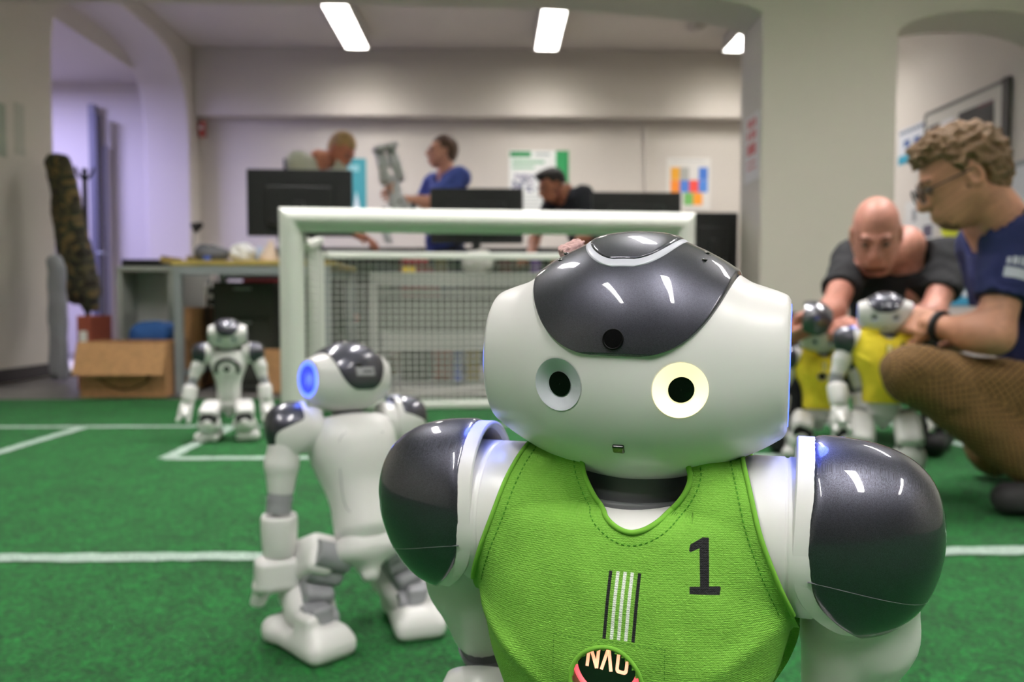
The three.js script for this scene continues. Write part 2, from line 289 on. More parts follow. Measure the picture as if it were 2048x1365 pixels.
// the goal
{
  const A = at(588, 845, 3.3), g = thing('soccer_goal', 'white robot football goal with round posts and a square mesh net', 'goal', [A.x, 0, -3.3], 0.085);
  const W = 1.645, H = 0.85, R = 0.05, DZ = -0.52, HB = 0.74;
  mesh('post', cyl(R, R, H - 0.05, 0, (H - 0.05) / 2 + 0.004, 0, 'y', 32), M.goal, g); mesh('post', cyl(R, R, H - 0.05, W, (H - 0.05) / 2 + 0.004, 0, 'y', 32), M.goal, g);
  // mitred crossbar
  const cb = new THREE.CylinderGeometry(R, R, W, 32, 1, true); cb.rotateZ(PI / 2); { const p = cb.attributes.position; for (let i = 0; i < p.count; i++) { const s = Math.sign(p.getX(i)); p.setX(i, p.getX(i) + s * p.getY(i)); } } cb.translate(W / 2, H, 0); cb.computeVertexNormals();
  mesh('crossbar', cb, M.goal, g);
  for (const x of [0, W]) { const c = new THREE.CylinderGeometry(R, R, 0.1, 32, 1, true); const p = c.attributes.position, s = x ? 1 : -1; for (let i = 0; i < p.count; i++) if (p.getY(i) > 0) p.setY(i, s * p.getX(i)); else p.setY(i, -0.051); c.translate(x, H, 0); c.computeVertexNormals(); mesh('post_corner', c, M.goal, g); }
  const b = 0.032;
  mesh('rear_bar', bx(W - 0.1, b, b, W / 2, HB, DZ, 0.006), M.goal, g);
  mesh('ground_bar', bx(W - 0.1, b, b, W / 2, b / 2 + 0.003, DZ, 0.006), M.goal, g);
  for (const x of [0.05, W - 0.05]) {
    mesh('rear_post', bx(b, HB, b, x, HB / 2, DZ, 0.006), M.goal, g);
    const q = bx(b, b, Math.hypot(DZ + 0.02, 0.07), 0, 0, 0, 0.006); q.rotateX(Math.atan2(0.07, 0.5)); q.translate(x, HB + 0.035, DZ / 2); mesh('side_bar', q, M.goal, g);
    mesh('side_ground_bar', bx(b, b, -DZ, x, b / 2 + 0.003, DZ / 2, 0.006), M.goal, g);
  }
  const s = [], t = 0.0054, step = 0.031, wv = (a, b2) => 0.004 * perlin.noise(a * 4, b2 * 4, 0.5);
  const strand = (a, c) => s.push(tube(a.map((p, i) => p), t / 2, a.length * 2, 4));
  for (let x = 0.06; x < W - 0.05; x += step) strand([0, 1, 2, 3, 4].map((k) => { const y = 0.03 + (HB - 0.05) * k / 4; return V(x + wv(x * 3, y * 5), y, DZ - 0.018 + 0.01 * Math.sin(x * 9 + y * 4)); }));
  for (let y = 0.04; y < HB - 0.02; y += step) strand([...Array(9).keys()].map((k) => { const x = 0.05 + (W - 0.1) * k / 8; return V(x, y + wv(x * 3 + 9, y * 5), DZ - 0.018 + 0.01 * Math.sin(x * 9 + y * 4)); }));
  for (const x of [0.05, W - 0.05]) {
    for (let z = DZ + 0.03; z < -0.05; z += step) strand([V(x, 0.03, z), V(x + 0.004, 0.4, z), V(x, HB + 0.05, z)]);
    for (let y = 0.04; y < HB; y += step) strand([V(x, y, DZ), V(x + 0.004, y, DZ / 2), V(x, y, -0.04)]);
  }
  const net = mesh('net', s, M.net, g); net.userData.label = 'square mesh white net';
}

// ---------- humanoid robots ----------
// head: sections across x (ear to ear); extents up, down, front, back at each |x|
const hT = table([[0, 0.0572], [0.012, 0.0563], [0.028, 0.0505], [0.038, 0.0452], [0.047, 0.0392], [0.052, 0.0362], [0.06, 0.0335], [0.0648, 0.0318], [0.0675, 0.0304], [0.0688, 0.0284]], true);
const hB = table([[0, 0.0582], [0.02, 0.0555], [0.04, 0.0485], [0.057, 0.0405], [0.064, 0.0362], [0.0675, 0.0335], [0.0688, 0.0308]], true);
const hF = table([[0, 0.056], [0.02, 0.0535], [0.04, 0.0465], [0.056, 0.0375], [0.064, 0.0328], [0.0675, 0.0304], [0.0688, 0.0284]], true);
const hK = table([[0, 0.058], [0.02, 0.056], [0.04, 0.049], [0.056, 0.040], [0.064, 0.0345], [0.0675, 0.0315], [0.0688, 0.029]], true);
const HN = 2.25;
function headPt(x, phi, off = 0) {
  const q = (xx, p) => { const c = Math.cos(p), s = Math.sin(p), ax = Math.abs(xx), a = c > 0 ? hF(ax) : hK(ax), b = s > 0 ? hT(ax) : hB(ax), r = ((Math.abs(c) / a) ** HN + (Math.abs(s) / b) ** HN) ** (-1 / HN); return [xx, r * s, r * c]; };
  const p = q(x, phi); if (!off) return p;
  const e = 1e-4, X = clamp(x, -0.066, 0.066), a = q(X + e, phi), b = q(X - e, phi), c = q(X, phi + 0.01), d = q(X, phi - 0.01);
  const u = V(a[0] - b[0], a[1] - b[1], a[2] - b[2]), w = V(c[0] - d[0], c[1] - d[1], c[2] - d[2]), n = w.cross(u).normalize(); if (n.dot(V(0, p[1], p[2])) < 0) n.negate();
  return [p[0] + n.x * off, p[1] + n.y * off, p[2] + n.z * off];
}
const faceZ = (x, y) => { const ax = Math.abs(x), b = y > 0 ? hT(ax) : hB(ax); return hF(ax) * (1 - Math.min(1, Math.abs(y) / b) ** HN) ** (1 / HN); };
const EYES = [[-0.0256, -0.0098], [0.0266, -0.0098]].map(([x, y]) => V(x, y, faceZ(x, y)));
const ER = 0.0114, EP = 0.0056;
const dent = (d) => d >= ER ? 0 : d < EP ? 0.0042 : 0.0042 * (ER - d) / (ER - EP);
function headGeo(nu, nv) {
  const xs = (u) => { const t = u * 2 - 1; return 0.0688 * Math.sign(t) * (1 - (1 - Math.abs(t)) ** 1.35); };
  const g = gridGeo(nv, nu, (v, u) => { const p = headPt(xs(u), v * 2 * PI); if (p[2] > 0) for (const e of EYES) { const d = Math.hypot(p[0] - e.x, p[1] - e.y, p[2] - e.z); p[2] -= dent(d); } return p; }, { wrap: true });
  const cap = (s) => { const c = new THREE.BufferGeometry(), pos = [s * 0.0688, 0, 0], idx = []; for (let i = 0; i < 64; i++) pos.push(...headPt(s * 0.0688, i / 64 * 2 * PI)); for (let i = 0; i < 64; i++) { const a = 1 + i, b = 1 + (i + 1) % 64; if (s > 0) idx.push(0, b, a); else idx.push(0, a, b); } c.setAttribute('position', new THREE.Float32BufferAttribute(pos, 3)); c.setAttribute('uv', new THREE.Float32BufferAttribute(new Array(pos.length / 3 * 2).fill(0), 2)); c.setIndex(idx); c.computeVertexNormals(); return c; };
  return merge([g, cap(1), cap(-1)]);
}
// a patch on the head: angles p0..p1 (from the front over the top), half width w
function headPatch(p0, p1, w, pow, off, edge, nu = 72, nv = 72) {
  return gridGeo(nv, nu, (v, u) => { const s = 0.5 - 0.5 * Math.cos(u * PI), k = Math.abs(1 - 2 * s), xh = w * Math.max(0, 1 - k ** pow) ** (1 / pow), t = v * 2 - 1, tt = Math.sign(t) * (1 - (1 - Math.abs(t)) ** 1.6); const d = Math.min(1 - Math.abs(tt), (1 - k) * 4) * w, o = mix(edge, off, clamp(d / 0.0022, 0, 1) ** 0.5); return headPt(xh * tt, mix(p0, p1, s), o); }, { uv: (u, v, p) => [p[0] * 8, (p[1] - p[2]) * 8] });
}
// round patch on the face about (x, y): ring from r0 to r1, sunk as the face is
function facePatch(e, r0, r1, off, sunk = true, rs = 40) {
  const eps = 1e-4, n = V(-(faceZ(e.x + eps, e.y) - faceZ(e.x - eps, e.y)) / (2 * eps), -(faceZ(e.x, e.y + eps) - faceZ(e.x, e.y - eps)) / (2 * eps), 1).normalize(), a = V(1, 0, 0).addScaledVector(n, -n.x).normalize(), b = n.clone().cross(a);
  return gridGeo(rs, 8, (u, v) => { const r = mix(r0, r1, v), p = e.clone().addScaledVector(a, r * Math.cos(u * 2 * PI)).addScaledVector(b, r * Math.sin(u * 2 * PI)); const z = faceZ(p.x, p.y); return [p.x, p.y, z + off - (sunk ? dent(r) : 0)]; }, { wrap: true, flip: true });
}
// shoulder hood: pole outward (+x), rim round the arm; disk point (front f, up g) with the rim on the unit circle
function hoodPt(f, g, off = 0) {
  const q = (ff, gg) => {
    const r = Math.hypot(ff, gg), th = Math.min(1, r) * PI / 2, cu = r > 1e-6 ? gg / r : 0, cf = r > 1e-6 ? ff / r : 1, up = Math.max(0, cu), dn = Math.max(0, -cu);
    const n = mix(mix(2.4, 3, up), 2.05, dn * dn), R = 1 / Math.hypot(cf / 0.0345, cu / (cu < 0 ? 0.0432 : 0.0412)), xr = mix(mix(-0.028, -0.026, up), -0.004, dn ** 4);
    const x = xr + (0.0312 - xr) * Math.max(0, Math.cos(th)) ** (2 / n), p = R * Math.sin(th) ** (2 / n);
    return V(x, 0.007 + p * cu, p * cf);
  };
  const p = q(f, g); if (!off) return p.toArray();
  const c = V(-0.004, 0.007, 0), s = 1 + off / 0.036; return p.sub(c).multiplyScalar(s).add(c).toArray();
}
const GEO = {};
function G(key, fn) { return GEO[key] ?? (GEO[key] = fn()); }
function mirrorX(g) { const q = g.clone(); q.scale(-1, 1, 1); if (q.index) { const a = q.index.array; for (let i = 0; i < a.length; i += 3) { const t = a[i]; a[i] = a[i + 1]; a[i + 1] = t; } } else { for (const k of Object.keys(q.attributes)) { const at_ = q.attributes[k], n = at_.itemSize, a = at_.array; for (let i = 0; i < at_.count; i += 3) for (let c = 0; c < n; c++) { const t = a[i * n + c]; a[i * n + c] = a[(i + 1) * n + c]; a[(i + 1) * n + c] = t; } } } return q; }
const sided = (key, s, fn) => s > 0 ? G(key, fn) : G(key + '_m', () => mirrorX(G(key, fn)));
function hoodWhite() {
  const o = gridGeo(64, 28, (u, v) => hoodPt(v * Math.sin(u * 2 * PI), v * Math.cos(u * 2 * PI)), { wrap: true });
  const i = gridGeo(64, 20, (u, v) => hoodPt(v * Math.sin(u * 2 * PI), v * Math.cos(u * 2 * PI), -0.0032), { wrap: true, flip: true });
  const rim = gridGeo(64, 6, (u, v) => { const a = V(...hoodPt(Math.sin(u * 2 * PI), Math.cos(u * 2 * PI))), b = V(...hoodPt(Math.sin(u * 2 * PI), Math.cos(u * 2 * PI), -0.0032)); const p = a.clone().lerp(b, v); p.x -= 0.0016 * Math.sin(v * PI); return p.toArray(); }, { wrap: true });
  return merge([o, i, rim]);
}
const HOOD_EDGE = new THREE.CatmullRomCurve3([...[[100, 0.985], [75, 0.985], [50, 0.982], [25, 0.978], [5, 0.972], [-15, 0.966], [-35, 0.955], [-52, 0.94], [-68, 0.93], [-84, 0.93]].map(([a, r]) => [r * Math.cos(rad(a)), r * Math.sin(rad(a))]), [-0.06, -0.86], [-0.16, -0.66], [-0.24, -0.38], [-0.42, -0.12], [-0.72, 0.06], [-0.9, 0.26], [-0.82, 0.52], [-0.55, 0.81]].map((p) => V(p[0], p[1], 0)), true, 'centripetal');
function hoodDark() {
  const n = 96, pts = HOOD_EDGE.getPoints(n);
  return gridGeo(n, 26, (u, v) => { const b = pts[Math.round(u * n) % n], c = [0.18, 0.08], t = 1 - (1 - v) ** 1.5; return hoodPt(mix(c[0], b.x, t), mix(c[1], b.y, t), mix(-0.0012, 0.0009, clamp((1 - t) / 0.035, 0, 1) ** 0.5)); }, { wrap: true, uv: (u, v, p) => [p[0] * 8, (p[1] + p[2]) * 8] });
}
const hoodSeam = () => tube([...Array(14).keys()].map((k) => { const a = mix(-0.2, 0.9, k / 13), g = -0.33 - 0.05 * Math.sin(k / 13 * PI); return V(...hoodPt(a, g, 0.0007)); }), 0.0003, 40, 6);

// torso sections: half width, front and back depth at height y
const tW = table([[-0.075, 0.034], [-0.05, 0.043], [-0.02, 0.043], [0.01, 0.048], [0.035, 0.0565], [0.055, 0.0635], [0.075, 0.0672], [0.095, 0.0655], [0.107, 0.0605], [0.113, 0.056], [0.117, 0.048], [0.1185, 0.036]]);
const tF = table([[-0.075, 0.03], [-0.05, 0.042], [-0.02, 0.044], [0.01, 0.048], [0.035, 0.054], [0.055, 0.0555], [0.075, 0.053], [0.095, 0.048], [0.107, 0.0435], [0.113, 0.04], [0.117, 0.034], [0.1185, 0.026]]);
const tK = table([[-0.075, 0.03], [-0.05, 0.042], [-0.02, 0.042], [0.01, 0.044], [0.035, 0.05], [0.055, 0.054], [0.075, 0.055], [0.095, 0.052], [0.107, 0.048], [0.113, 0.043], [0.117, 0.034], [0.1185, 0.026]]);
const torsoZ = (x, y, side = 1, grow = 0) => { const w = tW(y) + grow, d = (side > 0 ? tF(y) : tK(y)) + grow; return d * Math.max(0, 1 - Math.min(1, Math.abs(x) / w) ** 2.5) ** (1 / 2.5); };
function torsoGeo() {
  const g = gridGeo(72, 60, (u, v) => { const y = mix(-0.075, 0.1185, v), a = u * 2 * PI, c = Math.cos(a), s = Math.sin(a), w = tW(y), d = c > 0 ? tF(y) : tK(y); return [w * Math.sign(s) * Math.abs(s) ** 0.8, y, d * Math.sign(c) * Math.abs(c) ** 0.8]; }, { wrap: true });
  const cap = (y, s) => { const c = new THREE.CircleGeometry(1, 48); c.rotateX(s > 0 ? -PI / 2 : PI / 2); c.scale(tW(y), 1, tF(y)); c.translate(0, y, 0); return c; };
  return merge([g, cap(0.1185, 1), cap(-0.075, -1)]);
}
// jersey: two panels over the torso, open at neck and arms
const BTN = V(-0.001, 0.0525, 0);
function jerseyGeo(side) {
  const xs = side > 0 ? 0.006 : 0, R = [[0.047, 0.1455], [0.0525, 0.13], [0.0575, 0.1125], [0.0645, 0.094], [0.0715, 0.076], [0.0738, 0.064], [0.070, 0.05], [0.062, 0.035], [0.0525, 0.015], [0.047, -0.02], [0.047, -0.055]];
  const right = new THREE.CatmullRomCurve3(R.map((p) => V(p[0], p[1], 0)), false, 'centripetal');
  const nb = side > 0 ? 0.1115 : 0.126, top = new THREE.CatmullRomCurve3([[-0.047, 0.1455], [-0.036, 0.1465], [-0.0235 + xs * 0.6, 0.1440], [-0.0225 + xs, 0.131], [-0.0145 + xs, 0.1185], [xs, nb], [0.0145 + xs, 0.1185], [0.0225 + xs, 0.131], [0.0235 + xs * 0.6, 0.1440], [0.036, 0.1465], [0.047, 0.1455]].map((p) => V(p[0], p[1], 0)), false, 'centripetal');
  const N = 120, rp = right.getPoints(N), tp = top.getPoints(N);
  const P = (u, v) => { // u across, v from the top down
    const i = Math.round(u * N), j = Math.round(v * N), t = tp[i], l = rp[j], x0 = -l.x, x1 = l.x, bt = mix(-0.047, 0.047, u), by = -0.055;
    const lr = [mix(x0, x1, u), l.y], tb = [mix(t.x, bt, v), mix(t.y, by, v)], c = [mix(mix(-0.047, 0.047, u), mix(-0.047, 0.047, u), v), mix(0.1455, by, v)];
    return [lr[0] + tb[0] - c[0], lr[1] + tb[1] - c[1]];
  };
  const Z = (x, y) => { // fabric rests on the chest and the shoulder barrels
    const a = torsoZ(x, Math.min(y, 0.118), side, 0.0042), dy = y - 0.104, b = Math.abs(dy) < 0.0415 ? Math.sqrt(Math.max(0, 0.0385 ** 2 - dy * dy)) * (side > 0 ? 1 : 1) * sstep(0.0, 0.034, Math.abs(x)) : 0;
    return -smin(-a, -b, 0.01);
  };
  const fold = (x, y) => 0.0016 * perlin.noise(x * 38 + 3, y * 26, 1.7) + 0.0009 * perlin.noise(x * 90, y * 60, 4.1) + 0.0034 * Math.exp(-(((x * 0.55 + y * 0.9 - 0.027) / 0.0045) ** 2)) * sstep(0.015, 0.05, -x) - 0.003 * Math.exp(-(((x + 0.031 + (y - 0.13) * 0.5) / 0.0045) ** 2)) * sstep(0.112, 0.132, y) + 0.0024 * Math.exp(-(((x * 0.5 - y * 0.85 + 0.030) / 0.005) ** 2)) * sstep(0.02, 0.05, x) + 0.0012 * Math.sin((x - y * 0.4) * 260) * sstep(0.11, 0.135, y) * sstep(0.02, 0.035, Math.abs(x));
  const g = gridGeo(N, N, (u, v) => { const [x, y] = P(u, v), e = sstep(0, 0.05, Math.min(u, 1 - u)); return [x, y, side * (Z(x, y) + fold(x, y) * e)]; }, { flip: side > 0, uv: (u, v, p) => side > 0 ? [(p[0] + 0.08) / 0.16, (p[1] + 0.06) / 0.22] : [0.02, 0.02] });
  if (side > 0) { // the round opening for the chest button
    const p = g.attributes.position, idx = [], a = g.index.array; for (let i = 0; i < a.length; i += 3) { let inside = true; for (let k = 0; k < 3; k++) if (Math.hypot(p.getX(a[i + k]) - BTN.x, p.getY(a[i + k]) - BTN.y) > 0.0146) inside = false; if (!inside) idx.push(a[i], a[i + 1], a[i + 2]); } g.setIndex(idx);
  }
  const edge = (pts) => pts.map(([x, y]) => V(x, y, side * (Z(x, y))));
  const arm = (s) => edge([...Array(31).keys()].map((k) => { const q = rp[Math.round(k / 30 * 46)]; return [s * q.x, q.y]; }));
  const neck = edge([...Array(41).keys()].map((k) => { const q = tp[Math.round(mix(0.2, 0.8, k / 40) * N)]; return [q.x, q.y]; }));
  const hole = [...Array(37).keys()].map((k) => { const a = k / 36 * 2 * PI, x = BTN.x + 0.0148 * Math.cos(a), y = BTN.y + 0.0148 * Math.sin(a); return V(x, y, Z(x, y) + fold(x, y) - 0.0003); });
  return { g, arm, neck, hole, Z, fold };
}
function jerseyMat(base, dark, number, fancy) {
  const W = fancy ? 1024 : 256, H = fancy ? 1408 : 352;
  const map = canvasTex(W, H, (c) => {
    const X = (x) => (x + 0.08) / 0.16 * W, Y = (y) => (1 - (y + 0.06) / 0.22) * H, S = W / 0.16;
    c.fillStyle = base; c.fillRect(0, 0, W, H);
    const r = rng(5); // knit heather
    if (fancy) for (let k = 0; k < 26000; k++) { c.fillStyle = r() < 0.5 ? 'rgba(255,255,255,0.05)' : 'rgba(10,60,0,0.06)'; c.fillRect(r() * W, r() * H, 3 + r() * 6, 1.2); }
    const strip = (x0, x1, w, col) => { c.strokeStyle = col; c.lineWidth = w * S; c.beginPath(); c.moveTo(X(x0), Y(0.0968)); c.lineTo(X(x1), Y(0.0706)); c.stroke(); };
    const K = '#17171a', Wh = '#e9efe4';
    [[-0.0006, K, 0.0013], [0.0024, Wh, 0.0014], [0.0053, Wh, 0.0014], [0.0082, Wh, 0.0014], [0.0112, K, 0.0013]].forEach(([x, col, w]) => strip(x, x - 0.0014, w, col));
    if (number === '1') { // figure one with a foot
      c.fillStyle = K; const poly = (pts) => { c.beginPath(); pts.forEach(([x, y], i) => i ? c.lineTo(X(x), Y(y)) : c.moveTo(X(x), Y(y))); c.closePath(); c.fill(); };
      poly([[0.0305, 0.1085], [0.0302, 0.1062], [0.0308, 0.1058], [0.0342, 0.1073], [0.0350, 0.0925], [0.0384, 0.0925], [0.0376, 0.1112], [0.0352, 0.1113]]);
      poly([[0.0310, 0.0930], [0.0311, 0.0903], [0.0425, 0.0898], [0.0428, 0.0925], [0.0422, 0.0930]]);
    } else if (number) { c.fillStyle = K; c.font = `bold ${0.026 * S}px sans-serif`; c.fillText(number, X(0.028), Y(0.088)); }
    if (fancy) { // stitched seams
      c.strokeStyle = dark; c.lineWidth = 2.2; c.setLineDash([9, 5]);
      c.strokeRect(X(-0.0235), Y(0.0695), 0.046 * S, 0.05 * S);
    }
  });
  const b = knitBump.clone(); b.needsUpdate = true; b.repeat.set(2.6, 3.6);
  return std(0xffffff, 0.88, { map, bumpMap: fancy ? b : null, bumpScale: 0.0004, side: THREE.DoubleSide });
}
const stitches = (pts, inset) => { const out = [], c = new THREE.CatmullRomCurve3(pts), L = c.getLength(), n = Math.floor(L / 0.0024); for (let k = 0; k < n; k++) { const a = c.getPointAt(k / n), b = c.getPointAt(Math.min(1, (k + 0.55) / n)); const o = inset(a), o2 = inset(b); out.push(tube([a.clone().add(o), a.clone().add(o).lerp(b.clone().add(o2), 0.5), b.clone().add(o2)], 0.00032, 3, 5)); } return out; };

const robotParts = {
  barrel: () => { const g = lathe([[0.0001, 0.048], [0.03, 0.048], [0.0335, 0.05], [0.0345, 0.054], [0.0345, 0.0665], [0.0338, 0.0672], [0.0338, 0.068], [0.0345, 0.0687], [0.0345, 0.078], [0.032, 0.082], [0.0001, 0.083]], 48); g.rotateZ(-PI / 2); g.translate(0, 0.104, 0); return g; },
  upper: () => sdfGeo(uni(0.004, cone([0.003, -0.01, -0.002], [0.003, -0.045, -0.001], 0.0225, 0.0248), cone([0.003, -0.045, -0.001], [0, -0.08, 0], 0.0248, 0.0195)), [-0.035, -0.12, -0.035], [0.035, 0.03, 0.035], 0.004),
  elbow: () => merge([cyl(0.0182, 0.0182, 0.03, 0, -0.101, 0), cyl(0.0194, 0.0194, 0.005, 0, -0.095, 0)]),
  slot: () => bx(0.010, 0.0012, 0.0012, 0, -0.105, 0.0182),
  forearm: () => { const g = lathe([[0.0185, -0.006], [0.0245, -0.004], [0.0265, -0.01], [0.0268, -0.022], [0.0255, -0.045], [0.023, -0.062], [0.019, -0.066], [0.0001, -0.066]], 40); const h = lathe([[0.0001, -0.012], [0.0175, -0.011], [0.0185, -0.006]], 40); return merge([g, h]); },
  hand: () => sdfGeo(uni(0.008, rbox([0, -0.026, 0], [0.021, 0.024, 0.0145], 0.011), cone([0.013, -0.046, 0.002], [0.016, -0.066, 0.008], 0.0085, 0.007), cone([-0.010, -0.046, 0.002], [-0.014, -0.067, 0.008], 0.0085, 0.007), cone([0.0, -0.03, 0.012], [0.003, -0.052, 0.026], 0.0085, 0.007)), [-0.036, -0.08, -0.03], [0.036, 0.008, 0.04], 0.0026),
  neck: () => lathe([[0.0001, -0.022], [0.0255, -0.022], [0.0255, -0.006], [0.0248, -0.005], [0.0248, -0.004], [0.0235, -0.003], [0.0235, 0.006], [0.0225, 0.007], [0.0225, 0.016], [0.0001, 0.016]], 48),
  collar: () => lathe([[0.031, -0.03], [0.0305, -0.0195], [0.029, -0.018], [0.0265, -0.019], [0.0001, -0.019]], 48),
  pelvis: () => sdfGeo(uni(0.02, rbox([0, -0.078, 0], [0.038, 0.02, 0.032], 0.016), cone([0, -0.085, 0.004], [0, -0.118, 0.002], 0.030, 0.014), cone([-0.036, -0.082, -0.004], [0.036, -0.082, -0.004], 0.014, 0.014)), [-0.07, -0.14, -0.05], [0.07, -0.05, 0.05], 0.0045),
  thigh: () => sdfGeo(uni(0.012, rbox([0.003, -0.06, 0.013], [0.034, 0.05, 0.026], 0.02, -0.08), rbox([0.014, -0.035, -0.004], [0.021, 0.032, 0.024], 0.014)), [-0.04, -0.11, -0.04], [0.05, 0.02, 0.05], 0.0045),
  thighMotor: () => merge([bx(0.046, 0.078, 0.034, -0.002, -0.058, -0.018, 0.008), cyl(0.02, 0.02, 0.052, 0, -0.008, 0, 'x'), cyl(0.016, 0.016, 0.05, 0.0, -0.03, -0.018, 'x')]),
  knee: () => merge([cyl(0.0225, 0.0225, 0.05, 0, -0.1, 0, 'x', 32), cyl(0.017, 0.017, 0.06, 0, -0.1, 0, 'x', 32)]),
  shin: () => sdfGeo(sub(0.006, uni(0.02, cone([0, -0.012, 0.010], [0, -0.075, 0.012], 0.033, 0.028), rbox([0, -0.045, 0.014], [0.035, 0.045, 0.024], 0.02), rbox([0, -0.02, 0.02], [0.030, 0.018, 0.022], 0.016)), rbox([0, -0.055, -0.036], [0.024, 0.08, 0.024], 0.01)), [-0.05, -0.12, -0.05], [0.05, 0.03, 0.06], 0.0045),
  calf: () => merge([bx(0.044, 0.075, 0.034, 0, -0.05, -0.018, 0.009), cyl(0.017, 0.017, 0.05, 0, -0.098, 0, 'x')]),
  ankle: () => merge([bx(0.034, 0.034, 0.04, 0, 0.008, 0.0, 0.008), cyl(0.016, 0.016, 0.054, 0, 0, 0, 'x')]),
  foot: () => sdfGeo(cut(uni(0.014, rbox([0, -0.03, 0.022], [0.038, 0.015, 0.072], 0.013), rbox([0, -0.022, -0.018], [0.032, 0.022, 0.026], 0.016), cone([-0.024, -0.026, 0.078], [0.024, -0.026, 0.078], 0.018, 0.018), rbox([0.022, -0.008, -0.006], [0.010, 0.026, 0.022], 0.009)), (x, y) => -0.045 - y), [-0.06, -0.05, -0.07], [0.06, 0.03, 0.12], 0.0045),
};
function dirQuat(dir, s) { const y = dir.clone().normalize().negate(), z0 = V(0, 0, 1); if (Math.abs(y.z) > 0.9) z0.set(0, y.z > 0 ? -1 : 1, 0); const x = y.clone().cross(z0).normalize(), z = x.clone().cross(y); return new THREE.Quaternion().setFromRotationMatrix(new THREE.Matrix4().makeBasis(x, y, z)); }
function robot(o) {
  const root = thing(o.name ?? 'humanoid_robot', o.label, 'robot', o.pos, o.yaw ?? 0, 'humanoid robots');
  if (o.lean) { root.rotation.order = 'YXZ'; root.rotation.x = o.lean[0]; root.rotation.z = o.lean[1]; }
  const legs = o.legs ?? [[36, 36], [36, 36]], cosd = (d) => Math.cos(rad(d)), ty = o.torsoY ?? 0.085 + 0.1 * cosd(legs[0][0]) + 0.1029 * cosd(legs[0][1]) + 0.045;
  const T = new THREE.Matrix4().makeRotationX(rad(o.torsoPitch ?? 0)).setPosition(0, ty, 0);
  const put = (name, geo, mat, m4, parent = root) => { const m = mesh(name, geo, mat, parent); m4.decompose(m.position, m.quaternion, m.scale); return m; };
  const L = (x, y, z, q) => new THREE.Matrix4().compose(V(x, y, z), q ?? new THREE.Quaternion(), V(1, 1, 1));
  const wm = o.white ?? M.white, dm = o.darkMat ?? M.dark;
  // torso
  const torso = put('torso', G('torso', torsoGeo), wm, T);
  for (const s of [1, -1]) mesh('shoulder_joint', sided('barrel', s, robotParts.barrel), wm, torso);
  mesh('collar', G('collar', () => { const c = robotParts.collar(); c.translate(0, 0.138, 0); return c; }), M.midgrey, torso);
  if (o.jersey) {
    const F_ = G('jf', () => jerseyGeo(1)), B_ = G('jb', () => jerseyGeo(-1));
    const j = mesh('jersey', G('jersey', () => merge([F_.g, B_.g])), o.jersey.mat, root); T.decompose(j.position, j.quaternion, j.scale); j.userData.label = o.jersey.label; if (o.looseJersey) j.scale.set(1.14, 1.02, 1.1);
    const hemM = o.jersey.hem;
    mesh('hem', G('hem', () => merge([tube(F_.arm(1), 0.0011, 60, 8), tube(F_.arm(-1), 0.0011, 60, 8), tube(B_.arm(1), 0.0011, 60, 8), tube(B_.arm(-1), 0.0011, 60, 8), tube(F_.neck, 0.0012, 80, 8), tube(B_.neck, 0.0012, 80, 8), tube(F_.hole, 0.001, 60, 8)])), hemM, j);
    if (o.fancy) {
      const onF = (p) => V(p.x, p.y, F_.Z(p.x, p.y) + F_.fold(p.x, p.y) + 0.0002), list = [];
      for (const s of [1, -1]) list.push(...stitches(F_.arm(s).map((p) => onF(V(p.x - s * 0.0052, p.y, 0))), () => V(0, 0, 0)));
      list.push(...stitches(F_.neck.map((p) => { const q = V(p.x - 0.006, p.y - 0.122, 0), l = q.length() || 1; return onF(V(p.x + q.x / l * 0.0048, p.y + q.y / l * 0.0048, 0)); }), () => V(0, 0, 0)));
      mesh('stitching', list, std(C(70, 140, 24), 0.9), j);
    }
  } else {
    const cr = G('chestband', () => tube([...Array(13).keys()].map((k) => { const a = rad(mix(-25, 205, k / 12)), x = 0.040 * Math.cos(a), y = 0.052 + 0.036 * Math.sin(a); return V(x, y, torsoZ(x, y) + 0.0005); }), 0.0075, 40, 8));
    if (o.chestBand) mesh('chest_band', cr, M.darkEdge, torso);
    mesh('back_panel_line', G('backline', () => tube([[-0.032, 0.08], [-0.038, 0.03], [-0.03, -0.03], [0.03, -0.03], [0.038, 0.03], [0.032, 0.08], [-0.032, 0.08]].map(([x, y]) => V(x, y, -torsoZ(x, y, -1))), 0.0006, 80, 5)), M.grey, torso);
  }
  // chest button with its ring and lettering
  const by = BTN.y + (o.button ? 0.0082 : 0), bz = torsoZ(BTN.x, by) - (o.button ? 0.0009 : -0.0004), seat = (g) => { if (o.button) g.rotateX(-0.13); g.translate(BTN.x, by, bz); return g; };
  const btn = mesh('chest_button', G('btn' + !!o.button, () => seat(cyl(o.button ? 0.0128 : 0.0108, o.button ? 0.0125 : 0.0104, 0.004, 0, 0, 0, 'z', 40))), M.black, torso);
  if (o.button) {
    mesh('red_light_ring', G('btnring', () => { const g = new THREE.TorusGeometry(0.0136, 0.0011, 12, 64); g.translate(0, 0, 0.0017); return seat(g); }), M.ledRed, btn);
    const t = 0.00125, h = 0.0046, bar = (x0, y0, x1, y1) => { const l = Math.hypot(x1 - x0, y1 - y0), q = new THREE.BoxGeometry(t, l, 0.0006); q.rotateZ(-Math.atan2(x1 - x0, y1 - y0)); q.translate((x0 + x1) / 2, (y0 + y1) / 2, 0); return q; };
    const list = [bar(-0.0082, -h, -0.0082, h), bar(-0.0042, -h, -0.0042, h), bar(-0.0082, h, -0.0042, -h), bar(-0.0022, -h, -0.0002, h), bar(0.0018, -h, -0.0002, h)];
